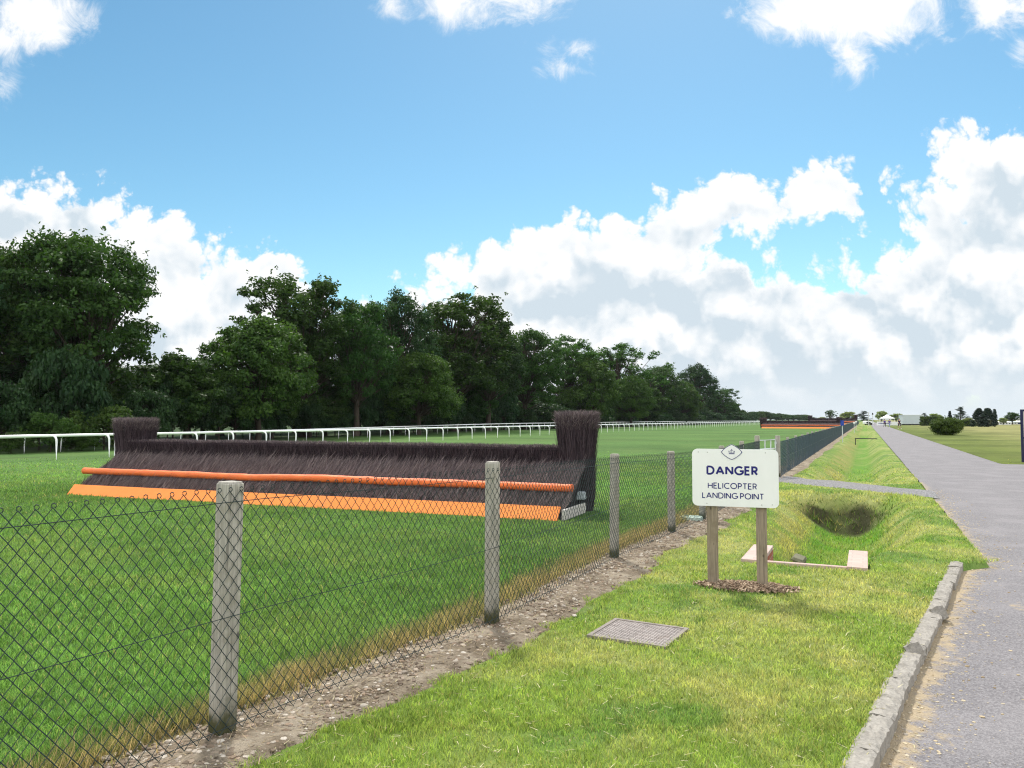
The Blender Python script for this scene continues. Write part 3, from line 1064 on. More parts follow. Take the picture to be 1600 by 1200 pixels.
kyaw = math.atan2(kdir[1], kdir[0])
while s_ < s_end:
    L = min(rnd.choice((0.5, 0.72, 0.9, 0.9)), s_end - s_ + 0.05)
    c = p_start + kdir * (s_ + L / 2) + knor * (rnd.uniform(-0.012, 0.012) - 0.025)
    kerb_stone(mb, c, L - rnd.uniform(0.003, 0.012), rnd.uniform(0.115, 0.130), 0.26, 0.020 - 0.012 * (s_ / s_end) + rnd.uniform(-0.009, 0.009), kyaw + rnd.uniform(-0.02, 0.02), 0.006, rnd.choice((0.0, 0.02, 0.06, -0.03)))
    s_ += L
tag(mb.build('kerb', mat_kerb, smooth=False), kind='structure')
for (px, py, lab, yw, rl) in ((1425, 1022, 'grey concrete kerb block tipped over at the bend beside the sandy debris', 0.5, 0.5), (1463, 962, 'small grey concrete lump leaning on the kerb near its far end', 0.7, 0.45)):
    g0 = G(px, py, -0.03)
    q = 0.20 if py > 1000 else 0.16
    n_ = 6
    gl = np.linspace(-1, 1, n_)
    mb = MB()
    for ax in range(3):
        for sgn in (-1, 1):
            A_, B_ = np.meshgrid(gl, gl, indexing='ij')
            P_ = np.zeros((n_, n_, 3)); P_[..., ax] = sgn; P_[..., (ax + 1) % 3] = A_; P_[..., (ax + 2) % 3] = B_
            P_ = P_ * (1 - 0.10 * (np.abs(P_).min(-1, keepdims=True) > 0.55)) * np.array([q / 2, 0.055, 0.055])
            P_ = P_ + 0.007 * np.stack([vnoise(P_[..., 0] * 9 + P_[..., 1] * 31, P_[..., 2] * 27, 1, k) - 0.5 for k in (1, 2, 3)], -1)
            I_ = np.arange(n_ * n_).reshape(n_, n_)
            mb.add(P_.reshape(-1, 3), np.stack([I_[:-1, :-1], I_[1:, :-1], I_[1:, 1:], I_[:-1, 1:]], -1).reshape(-1, 4)[:, ::(1 if sgn > 0 else -1)])
    o = mb.build('kerb_block', mat_kerb, loc=(g0.x + 0.02, g0.y, -0.012))
    o.rotation_euler = (-rl, 0.25, kyaw + yw * 0.25)
    tag(o, lab, 'kerb block')

# ------------------------------------------------------------------ brick headwall at the ditch end
m, b = new_mat('pink_brick')
t = b.n('ShaderNodeTexCoord'); O = t.outputs['Object']
br = b.n('ShaderNodeTexBrick')
br.inputs['Scale'].default_value = 1.0
br.inputs['Brick Width'].default_value = 0.225; br.inputs['Row Height'].default_value = 0.113
br.inputs['Mortar Size'].default_value = 0.006
br.inputs['Color1'].default_value = (0.47, 0.335, 0.295, 1); br.inputs['Color2'].default_value = (0.53, 0.40, 0.355, 1); br.inputs['Mortar'].default_value = (0.36, 0.31, 0.28, 1)
b.put(br.inputs['Vector'], O)
n1 = b.noise(O, 20, 6, 0.65)
c = b.mix(b.m('MULTIPLY', b.ss(n1, 0.4, 0.75), 0.5), br.outputs[0], (0.52, 0.42, 0.37, 1))
mat_brick_top = finish(m, b, princ(b, c, 0.9, 0.15, bump(b, n1, 0.5, 0.006)))
m, b = new_mat('red_brick_face')
t = b.n('ShaderNodeTexCoord'); O = t.outputs['Object']
mp = b.v('ADD', b.v('MULTIPLY', O, (0, 0, 0)), O)
sp_ = b.n('ShaderNodeSeparateXYZ'); b.put(sp_.inputs[0], O)
cb = b.n('ShaderNodeCombineXYZ'); b.put(cb.inputs[0], b.m('ADD', sp_.outputs[0], sp_.outputs[1])); b.put(cb.inputs[1], sp_.outputs[2])
br = b.n('ShaderNodeTexBrick'); br.inputs['Scale'].default_value = 1.0
br.inputs['Brick Width'].default_value = 0.225; br.inputs['Row Height'].default_value = 0.075; br.inputs['Mortar Size'].default_value = 0.006
br.inputs['Color1'].default_value = (0.30, 0.10, 0.065, 1); br.inputs['Color2'].default_value = (0.36, 0.15, 0.10, 1); br.inputs['Mortar'].default_value = (0.33, 0.27, 0.23, 1)
b.put(br.inputs['Vector'], cb.outputs[0])
mat_brick = finish(m, b, princ(b, br.outputs[0], 0.9, 0.15, bump(b, b.noise(O, 30, 5), 0.5, 0.005)))
hwx, hwy = xy(9.05, -0.62)
hw_t = thing('headwall', 'low pinkish brick headwall with two wing walls at the near end of the ditch', 'brick wall', (hwx, hwy, 0), math.atan2(EY, EX) - math.pi / 2)


def wall_piece(name, cx, cy, sx, sy, z0, z1):
    mb = MB()
    mb.box((cx, cy, (z0 + z1 - 0.05) / 2), (sx, sy, z1 - z0 - 0.05))
    o = mb.build(name, mat_brick, hw_t)
    mb = MB()
    mb.box((cx, cy, z1 - 0.024), (sx + 0.004, sy + 0.004, 0.048))
    c = bevel(mb.build('coping', mat_brick_top, o), 0.006, 2)
    return o


wall_piece('front_wall', 0.0, 0.015, 0.82, 0.07, -0.85, 0.020)
wall_piece('wing_wall', 0.51, 0.52, 0.20, 1.14, -0.85, 0.034)
wall_piece('wing_wall', -0.57, 0.50, 0.23, 1.10, -0.85, 0.034)
# concrete pipe surround in the left bank
p = at(1243, 852, 11.5)
zt = float(zfun(p.x, p.y, False))
mb = MB()
mb.box((0, 0, 0.0), (0.20, 0.34, 0.34), taper=0.9)
mb.box((0.0, 0.0, 0.182), (0.17, 0.29, 0.03), taper=0.8)
slab = mb.build('concrete_block', plain('mossy_concrete', (0.17, 0.165, 0.11), 0.95, 0.4, 9, 0.6, dirt=((0.06, 0.07, 0.025), 0.8)), loc=(p.x, p.y, zt - 0.10), rz=-0.5)
slab.rotation_euler = (0.1, 0.30, -0.5)
tag(slab, 'mossy grey concrete block set in the left bank of the ditch', 'concrete block')

# ------------------------------------------------------------------ access cover in the lawn
mat_iron = plain('galvanised_cover', (0.32, 0.285, 0.27), 0.8, 0.3, 12, 0.4, spec=0.4, dirt=((0.15, 0.11, 0.08), 0.6))
mc_t = thing('access_cover', 'square weathered metal access cover with raised tread set in the lawn', 'manhole cover', (mcx, mcy, -0.012), MRZ)
mb = MB()
for sx_, sy_, lx_, ly_ in ((0, 0.262, 0.60, 0.03), (0, -0.262, 0.60, 0.03), (0.285, 0, 0.03, 0.494), (-0.285, 0, 0.03, 0.494)):
    mb.box((sx_, sy_, 0.005), (lx_, ly_, 0.05))
mb.build('frame', plain('cover_frame_iron', (0.24, 0.21, 0.19), 0.85, 0.3, 12), mc_t)
mb = MB()
for k in (-1, 1):
    mb.box((k * 0.1345, 0, 0.004), (0.265, 0.486, 0.04))
mb.build('plate', mat_iron, mc_t)
mb = MB()
for i in range(22):
    for j in range(19):
        xx_ = -0.255 + i * 0.0243; yy_ = -0.225 + j * 0.025
        if abs(xx_) < 0.012:
            continue
        mb.box((xx_, yy_, 0.0265), (0.019, 0.0065, 0.003), rz=(0.78 if (i + j) % 2 else -0.78))
mb.build('tread_pattern', mat_iron, mc_t)

# pale green valve cover by the fence
gp = G(1078, 813)
vc = thing('valve_cover', 'pale green plastic valve cover on the soil at the foot of the fence', 'valve cover', (gp.x + 0.02, gp.y, 0.0), -0.35)
mat_pg = plain('pale_green_plastic', (0.50, 0.62, 0.54), 0.5, 0.1, 8, spec=0.4)
mb = MB(); mb.box((0, 0, 0.03), (0.36, 0.30, 0.07), taper=0.93)
bevel(mb.build('lid', mat_pg, vc), 0.008)
mb = MB(); mb.box((-0.07, -0.02, 0.0745), (0.06, 0.05, 0.018)); mb.box((0.0, 0.0, 0.068), (0.30, 0.012, 0.006))
mb.build('lifting_point', plain('dull_green_plastic', (0.26, 0.36, 0.32), 0.6), vc)

# ------------------------------------------------------------------ warning sign
mat_post = wood_mat('weathered_sign_post', (0.30, 0.245, 0.185))
mat_board = plain('white_board', (0.82, 0.83, 0.82), 0.45, 0.035, 3, stretch=(1, 1, 0.35), spec=0.35, dirt=((0.60, 0.60, 0.54), 0.40))
mat_navy = plain('navy_lettering', (0.014, 0.014, 0.155), 0.5, 0.05, 5)
mat_edge = plain('board_edge', (0.62, 0.56, 0.42), 0.7, 0.1, 9)
sg = thing('warning_sign', 'white board reading DANGER HELICOPTER LANDING POINT on two wooden posts', 'sign', (SIGN.x, SIGN.y, 0), SRZ)
for sx_ in (-0.225, 0.225):
    mb = MB(); mb.box((sx_, 0, 0.40), (0.098, 0.098, 1.66))
    bevel(mb.build('post', mat_post, sg), 0.006, 2)


def rrect(x0, x1, y0, y1, r, n=8):
    o = []
    for cx, cy, s in ((x1 - r, y1 - r, 0), (x0 + r, y1 - r, 1), (x0 + r, y0 + r, 2), (x1 - r, y0 + r, 3)):
        for i in range(n + 1):
            a = (s + i / n) * math.pi / 2
            o.append((cx + r * math.cos(a), cy + r * math.sin(a)))
    return o


YB = -0.062                     # front plane of the board, local y


def face(v):                    # outline xy (x across, y up) + depth -> sign space
    return np.stack([v[:, 0], YB - v[:, 2], v[:, 1]], 1)


BX0, BX1, BZ0, BZ1 = -0.405, 0.385, 0.770, 1.315
mb = MB().prism(rrect(BX0, BX1, BZ0, BZ1, 0.05), -0.012, 0.012, place=face)
board = mb.build('board', mat_board, sg)
ECX, ECZ = -0.035, 1.288


def rdiamond(k, hw_=0.098, hh_=0.074, n=64):
    o = []
    for i in range(n):
        a = i / n * 2 * math.pi
        ca, sa = math.cos(a), math.sin(a)
        p_ = 1.28
        o.append((ECX + hw_ * k * math.copysign(abs(ca) ** (2 / p_), ca) * 1.0, ECZ + hh_ * k * math.copysign(abs(sa) ** (2 / p_), sa)))
    return o


emb = MB().prism(rdiamond(1.0), 0.013, 0.016, place=face).build('emblem', mat_board, board)
ro, ri = np.array(rdiamond(0.985)), np.array(rdiamond(0.905))
n = len(ro)
v_ = np.concatenate([np.c_[ro, np.full(n, .0165)], np.c_[ri, np.full(n, .0165)]])
f_ = [(i, (i + 1) % n, n + (i + 1) % n, n + i) for i in range(n)]
MB().add(face(v_), f_).build('emblem_outline', mat_navy, board)
# lettering drawn as strokes of a geometric sans
arc = lambda cx, cy, rx, ry, a0, a1, n=16: [(cx + rx * math.cos(rad(a0 + (a1 - a0) * i / n)), cy + ry * math.sin(rad(a0 + (a1 - a0) * i / n))) for i in range(n + 1)]
GL = {
    'D': (0.80, [[(0, 0), (0, 1)], [(0, 1), (0.30, 1)] + arc(0.30, 0.5, 0.48, 0.5, 90, -90)[1:] + [(0, 0)]]),
    'A': (0.86, [[(0, 0), (0.43, 1)], [(0.43, 1), (0.86, 0)], [(0.16, 0.32), (0.70, 0.32)]]),
    'N': (0.76, [[(0, 0), (0, 1)], [(0.76, 0), (0.76, 1)], [(0.02, 0.98), (0.74, 0.02)]]),
    'G': (0.90, [arc(0.5, 0.5, 0.5, 0.5, 45, 330, 24) + [(0.94, 0.44), (0.56, 0.44)]]),
    'E': (0.50, [[(0.5, 1), (0, 1), (0, 0), (0.5, 0)], [(0, 0.52), (0.44, 0.52)]]),
    'R': (0.56, [[(0, 0), (0, 1), (0.28, 1)] + arc(0.28, 0.73, 0.25, 0.27, 90, -90)[1:] + [(0, 0.46)], [(0.26, 0.46), (0.56, 0)]]),
    'H': (0.70, [[(0, 0), (0, 1)], [(0.70, 0), (0.70, 1)], [(0, 0.52), (0.70, 0.52)]]),
    'L': (0.46, [[(0, 1), (0, 0), (0.46, 0)]]),
    'I': (0.0, [[(0, 0), (0, 1)]]),
    'C': (0.80, [arc(0.5, 0.5, 0.5, 0.5, 50, 310, 24)]),
    'O': (1.0, [arc(0.5, 0.5, 0.5, 0.5, 90, 450, 32)]),
    'P': (0.52, [[(0, 0), (0, 1), (0.26, 1)] + arc(0.26, 0.71, 0.26, 0.29, 90, -90)[1:] + [(0, 0.42)]]),
    'T': (0.62, [[(0, 1), (0.62, 1)], [(0.31, 1), (0.31, 0)]]),
}


def stroke(mb, pts, wd, depth):
    p = np.array(pts, float)
    closed = np.allclose(p[0], p[-1])
    d = np.diff(p, axis=0)
    d /= np.linalg.norm(d, axis=1)[:, None]
    nrm = np.stack([-d[:, 1], d[:, 0]], 1)
    k = len(p)
    offs = np.zeros((k, 2))
    for i in range(k):
        if 0 < i < k - 1:
            a_, b_ = nrm[i - 1], nrm[i]
        elif closed:
            a_, b_ = nrm[-1], nrm[0]
        else:
            a_ = b_ = nrm[0] if i == 0 else nrm[-1]
        mth = a_ + b_
        mth /= np.linalg.norm(mth) + 1e-9
        offs[i] = mth / max(0.35, float(mth @ a_))
    L_, R_ = p + offs * wd / 2, p - offs * wd / 2
    v = np.concatenate([np.c_[L_, np.full(k, depth)], np.c_[R_, np.full(k, depth)]])
    f = [(i, k + i, k + i + 1, i + 1) for i in range(k - 1)]
    mb.add(face(v), f)


def lettering(text, cx, cz, cap, width, wt, name):
    gap = 0.34 if wt > 0.18 else 0.28
    adv, tot = [], 0.0
    for ch in text:
        wdt_ = 0.30 if ch == ' ' else GL[ch][0] + gap
        adv.append(tot); tot += wdt_
    tot -= gap
    sx_ = (width - wt * cap) / (tot * cap)
    mb = MB()
    kk = 0
    for ch, a in zip(text, adv):
        if ch == ' ':
            continue
        for st in GL[ch][1]:
            pts = [(cx + (a + q[0] - tot / 2) * cap * sx_, cz + (q[1] - 0.5) * (cap * (1 - wt)) ) for q in st]
            kk += 1
            stroke(mb, pts, wt * cap, 0.0126 + 0.00025 * (kk % 7))
    return mb.build(name, mat_navy, board)


H_ = BZ1 - BZ0
lettering('DANGER', -0.035, BZ1 - 0.372 * H_, 0.088, 0.472, 0.205, 'lettering')
lettering('HELICOPTER', -0.035, BZ1 - 0.640 * H_, 0.058, 0.450, 0.150, 'lettering')
lettering('LANDING POINT', -0.031, BZ1 - 0.812 * H_, 0.058, 0.566, 0.150, 'lettering')
# crown mark
mb = MB()
cxx, czz, u_ = ECX, ECZ - 0.016, 0.026
for pts, wd_ in (([(-u_, 0), (u_, 0)], 0.007), ([(-u_ * .9, 0.008), (u_ * .9, 0.008)], 0.004), ([(-u_, 0.01), (-u_ * 1.05, 0.026), (-u_ * .5, 0.012)], 0.0028), ([(u_, 0.01), (u_ * 1.05, 0.026), (u_ * .5, 0.012)], 0.0028),
                 ([(-u_ * .55, 0.012), (-u_ * .5, 0.03), (0, 0.034), (u_ * .5, 0.03), (u_ * .55, 0.012)], 0.0024), ([(0, 0.01), (0, 0.046)], 0.003), ([(-0.006, 0.040), (0.006, 0.040)], 0.003)):
    stroke(mb, [(cxx + a, czz + c) for a, c in pts], wd_, 0.0168 + 0.0002 * len(mb.v))
mb.build('crown_mark', mat_navy, emb)
mat_screw = plain('screw_steel', (0.55, 0.55, 0.53), 0.4)
for bx, bz in ((-0.345, 1.285), (0.27, 1.285), (0.325, 0.80), (-0.27, 0.795), (-0.26, 1.283), (0.23, 0.796)):
    mb = MB().prism([(bx + 0.006 * math.cos(i * .785), bz + 0.006 * math.sin(i * .785)) for i in range(8)], 0.0123, 0.015, place=face)
    mb.build('screw', mat_screw, board)

# mulch round the posts
n = 3200
u = R.normal(0, 0.36, n); v = R.normal(0, 0.17, n)
q = (u / 0.50) ** 2 + (v / 0.25) ** 2 < 1 - 0.35 * R.random(n)
u, v = u[q], v[q]
cs, sn = math.cos(SRZ), math.sin(SRZ)
mx_ = SIGN.x + 0.06 + u * cs - v * sn; my_ = SIGN.y - 0.06 + u * sn + v * cs
mz_ = 0.012 + 0.035 * np.exp(-(u / 0.35) ** 2 - (v / 0.16) ** 2) + R.uniform(0, 0.015, len(u))
mb = MB()
for i in range(len(u)):
    E = Matrix.Rotation(rnd.uniform(0, 6.28), 3, 'Z') @ Matrix.Rotation(rnd.gauss(0, 0.35), 3, 'X') @ Matrix.Rotation(rnd.gauss(0, 0.35), 3, 'Y')
    mb.box((mx_[i], my_[i], mz_[i]), (rnd.uniform(0.012, 0.045), rnd.uniform(0.006, 0.016), rnd.uniform(0.003, 0.008)), M=E)
mat_chip = island_mat('bark_chips', [(0.07, 0.05, 0.035), (0.25, 0.175, 0.115), (0.15, 0.10, 0.07), (0.50, 0.39, 0.28), (0.34, 0.25, 0.17)])
tag(mb.build('bark_mulch', mat_chip), 'oval bed of brown bark chips round the sign posts', 'mulch', kind='stuff')

# ------------------------------------------------------------------ chain link fence
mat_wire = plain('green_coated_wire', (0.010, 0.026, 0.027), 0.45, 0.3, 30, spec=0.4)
mat_wire_hazed = plain('green_coated_wire_haze_tint', (0.022, 0.045, 0.062), 0.42, 0.3, 3, spec=0.5)  # distance haze and sky reflection mixed into the wire colour
mat_fpost = wood_mat('grey_fence_post', (0.43, 0.405, 0.36), 0.95)


def link_mesh(mb, poly, s0, s1, w_, h_, r, off, htop, zb=0.02, knuck=True):
    """woven diamonds along a polyline between arc lengths s0 and s1"""
    P = np.array(poly, float)
    seg = np.linalg.norm(np.diff(P, axis=0), axis=1)
    S = np.concatenate([[0], np.cumsum(seg)])
    k = int((s1 - s0) / (w_ / 2))
    mrows = int(round((htop - zb) / (h_ / 2)))
    K, J = np.meshgrid(np.arange(k), np.arange(mrows + 1), indexing='ij')
    s = s0 + (K + ((J + K) % 2)) * w_ / 2
    s = np.minimum(s, S[-1])
    hs = np.interp(s, S, [p[2] if len(p) > 2 else htop for p in poly]) if len(poly[0]) > 2 else np.full(s.shape, htop)
    x = np.interp(s, S, P[:, 0]); y = np.interp(s, S, P[:, 1])
    dx = np.interp(s + 0.15, S, P[:, 0]) - np.interp(s - 0.15, S, P[:, 0]); dy = np.interp(s + 0.15, S, P[:, 1]) - np.interp(s - 0.15, S, P[:, 1])
    L = np.hypot(dx, dy) + 1e-9
    tx, ty = dx / L, dy / L
    nx, ny = ty, -tx
    wav = 0.012 * (fbm(s, J * 0.02 + 0 * s, 0.8, 3) - 0.5)
    hook = np.where(((J + K) % 2) == 0, -0.8, 0.8) * r
    o = off + wav + hook
    z = zb + (hs - zb) * J / mrows + zfun(x, y, False) * (J == 0) * 0 + 0.006 * (fbm(s, J * 1.0, 0.4, 2, 3) - 0.5)
    jx = 0.004 * (vnoise(s * 7, J * 3.1, 1.0) - 0.5)
    C = np.stack([x + nx * o + tx * jx, y + ny * o + ty * jx, z], -1)
    T = np.stack([tx, ty, 0 * tx], -1); N_ = np.stack([nx, ny, 0 * nx], -1)
    ring = np.stack([C + T * r * 1.25, C + N_ * r, C - T * r * 1.25, C - N_ * r], 2)     # k, m, 4, 3
    idx = np.arange(k * (mrows + 1) * 4).reshape(k, mrows + 1, 4)
    nxt = np.roll(idx, -1, 2)
    f = np.stack([idx[:, :-1], nxt[:, :-1], nxt[:, 1:], idx[:, 1:]], -1).reshape(-1, 4)
    mb.add(ring.reshape(-1, 3), f)
    if knuck:
        for kk in range(k - 1):
            if (mrows + kk) % 2 == 1:
                c = C[kk, mrows] + np.array([0, 0, 0.006])
                tl, nl = T[kk, mrows], N_[kk, mrows]
                ax = tl * 0.75 + nl * 0.66
                pts = [c + ax * 0.011 * math.cos(a) + np.array([0, 0, 0.012 * math.sin(a)]) + nl * 0.002 * i for i, a in enumerate(np.linspace(-0.9, 4.3, 7))]
                mb.tube(pts, r * 1.15, 4, cap=False)


def line_wire(mb, poly, s0, s1, frac_z, r, off):
    P = np.array([p[:2] for p in poly], float)
    S = np.concatenate([[0], np.cumsum(np.linalg.norm(np.diff(P, axis=0), axis=1))])
    s = np.arange(s0, s1, 0.3)
    x = np.interp(s, S, P[:, 0]); y = np.interp(s, S, P[:, 1]); z = np.interp(s, S, frac_z)
    z = z - 0.02 * np.abs(np.sin(s * 1.15)) * 0.4
    dx, dy = np.gradient(x), np.gradient(y)
    L = np.hypot(dx, dy)
    mb.tube(np.stack([x + dy / L * off, y - dx / L * off, z], -1), r, 5)


HT = [1.25, 1.245, 1.235, 1.20, 1.155, 1.11, 1.09, 1.07, 1.04, 1.02]
near_poly = [(p[0], p[1], h) for p, h in zip(FPOST, HT)]
Ls = np.concatenate([[0], np.cumsum([math.dist(FPOST[i], FPOST[i + 1]) for i in range(len(FPOST) - 1)])])
cf_t = thing('chain_link_fence', 'green chain link fence on grey wooden posts between jump and sign, ending at the gate', 'fence')
mb = MB()
OFF = 0.062
link_mesh(mb, near_poly, 1.2, Ls[-1] - 0.02, 0.068, 0.080, 0.0022, OFF, 1.2)
mb.build('wire_mesh', mat_wire, cf_t)
for fz in ([h - 0.055 for h in HT], [0.60] * len(HT), [0.05] * len(HT)):
    mb = MB(); line_wire(mb, near_poly, 0.6, Ls[-1], fz, 0.0021, OFF + 0.001)
    mb.build('line_wire', mat_wire, cf_t)
for i, (px_, py_) in enumerate(FPOST):
    if i < 1:
        continue
    d0 = np.array(FPOST[min(i + 1, len(FPOST) - 1)]) - np.array(FPOST[max(i - 1, 0)])
    yw = math.atan2(d0[1], d0[0])
    gate_post = i == len(FPOST) - 1
    hgt = 1.16 if gate_post else {2: 1.268, 3: 1.256, 4: 1.19, 5: 1.14}.get(i, 1.11)
    sz = 0.098 if i == 2 else (0.12 if gate_post else 0.088)
    mb = MB()
    mb.box((0, 0, (hgt - 0.3) / 2), (sz, sz, hgt + 0.3))
    mb.box((0, 0, hgt + 0.004), (sz * 0.93, sz * 0.93, 0.012), taper=0.93)
    o = mb.build('gate_post' if gate_post else 'post', mat_fpost, cf_t, loc=(px_, py_, 0), rz=yw)
    o.rotation_euler = (rnd.gauss(0, 0.008), rnd.gauss(0, 0.008) + (0.012 if i == 2 else 0), yw)
    bevel(o, 0.004, 2)

# far fence beyond the gate
fa_t = thing('chain_link_fence', 'long dark chain link fence running from the gate to the horizon beside the ditch', 'fence')
far_poly = [(p[0], p[1], 0.99) for p in FAR_F]
FS = 2.75 * math.hypot(0.46, 1)
mb = MB()
link_mesh(mb, far_poly, 0.06, 36.0, 0.068, 0.080, 0.0021, OFF, 0.99, knuck=False)
link_mesh(mb, far_poly, 36.0, 120.0, 0.136, 0.160, 0.0042, OFF, 0.99, knuck=False)
link_mesh(mb, far_poly, 120.0, FS * (len(FAR_F) - 1), 0.272, 0.33, 0.009, OFF, 0.99, knuck=False)
mb.build('wire_mesh', mat_wire_hazed, fa_t)
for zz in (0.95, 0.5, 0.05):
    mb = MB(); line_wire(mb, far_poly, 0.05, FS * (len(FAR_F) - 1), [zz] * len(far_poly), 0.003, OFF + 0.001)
    mb.build('line_wire', mat_wire_hazed, fa_t)
post_me = None
for i, p in enumerate(FAR_F):
    sz = 0.125 if i == 0 else 0.085
    if i < 2:
        hh_ = 1.14 if i == 0 else 1.03
        mb = MB(); mb.box((0, 0, (hh_ - 0.3) / 2), (sz, sz, hh_ + 0.3)); mb.box((0, 0, hh_ + 0.004), (sz * .93, sz * .93, 0.012), taper=0.9)
        o = mb.build('gate_post' if i == 0 else 'post', mat_fpost, fa_t, loc=(p[0], p[1], 0), rz=math.atan2(1, 0.46))
        post_me = o.data
    else:
        o = bpy.data.objects.new('post', post_me)
        COL.objects.link(o); o.parent = fa_t
        o.location = (p[0], p[1], rnd.uniform(-0.03, 0.02)); o.rotation_euler = (0, rnd.gauss(0, 0.01), math.atan2(1, 0.46))

# galvanised gate
mat_galv = plain('galvanised_steel', (0.62, 0.65, 0.66), 0.35, 0.12, 14, spec=0.5, metal=0.6)
gl, gr = Vector((6.5, 20.4, 0)), Vector((7.33, 21.3, 0))
gdv = gr - gl
gw = gdv.length - 0.16
gt = thing('pedestrian_gate', 'silver tubular steel gate between two wooden posts behind the warning sign', 'gate', gl + gdv.normalized() * 0.08, math.atan2(gdv.y, gdv.x))
mb = MB()
mb.tube([(0.02, 0, 0.14), (0.02, 0, 1.04), (gw - 0.02, 0, 1.04), (gw - 0.02, 0, 0.14)], 0.021, 8)
mb.tube([(0.02, 0, 0.14), (gw - 0.02, 0, 0.14)], 0.021, 8)
mb.build('gate_frame', mat_galv, gt)
for z_ in (0.36, 0.58, 0.80):
    mb = MB(); mb.tube([(0.03, 0, z_), (gw - 0.03, 0, z_)], 0.016, 8); mb.build('rail', mat_galv, gt)
for x_ in (0.36, 0.70):
    mb = MB(); mb.tube([(gw * x_, 0.002, 0.15), (gw * x_, 0.002, 1.03)], 0.017, 8); mb.build('upright', mat_galv, gt)
mb = MB(); mb.box((gw - 0.0, 0, 0.95), (0.05, 0.05, 0.07)); mb.tube([(gw - 0.06, 0, 0.95), (gw + 0.05, 0, 0.95)], 0.009, 6); mb.build('latch', mat_galv, gt)

# ------------------------------------------------------------------ steeplechase fences
mat_toe = plain('peach_orange_board', (0.86, 0.265, 0.055), 0.6, 0.10, 2.2, 0.3, spec=0.3, dirt=((0.52, 0.22, 0.085), 0.55))
mat_roll = plain('orange_vinyl_roll', (0.86, 0.170, 0.038), 0.5, 0.20, 5, 0.9, stretch=(1, 3, 3), spec=0.4, dirt=((0.50, 0.085, 0.03), 0.5), bdist=0.03)
mat_birch = island_mat('birch_twigs', [(0.018, 0.012, 0.017), (0.075, 0.054, 0.066), (0.036, 0.025, 0.033), (0.135, 0.10, 0.115), (0.056, 0.040, 0.050)], 0.8, 0.2)
mat_birch_l = island_mat('birch_tips', [(0.040, 0.030, 0.036), (0.19, 0.155, 0.165), (0.10, 0.076, 0.085), (0.31, 0.25, 0.235), (0.14, 0.105, 0.11)], 0.8, 0.2)
mat_core = plain('birch_core', (0.018, 0.013, 0.016), 0.95, 0.4, 20)
mat_timber = plain('bleached_timber', (0.50, 0.47, 0.44), 0.85, 0.15, 8, 0.4)
mat_pad = plain('grey_pad', (0.33, 0.37, 0.39), 0.7, 0.15, 8)


def strands(base, tip, r, rng=R):
    """thin flat twigs, two crossing-free triangles each"""
    n = len(base)
    d = tip - base
    rv_ = rng.normal(size=(n, 3))
    s_ = np.cross(d, rv_); s_ /= np.linalg.norm(s_, axis=1)[:, None] + 1e-9
    s_ *= r[:, None]
    mid = base + d * 0.55 + rng.normal(0, 0.012, (n, 3))
    V_ = np.stack([base - s_, base + s_, mid + s_ * .8, mid - s_ * .8, tip], 1).reshape(-1, 3)
    k = np.arange(n)[:, None] * 5
    F_ = np.concatenate([k + np.array([[0, 1, 2]]), k + np.array([[0, 2, 3]]), k + np.array([[3, 2, 4]])])
    return V_, F_


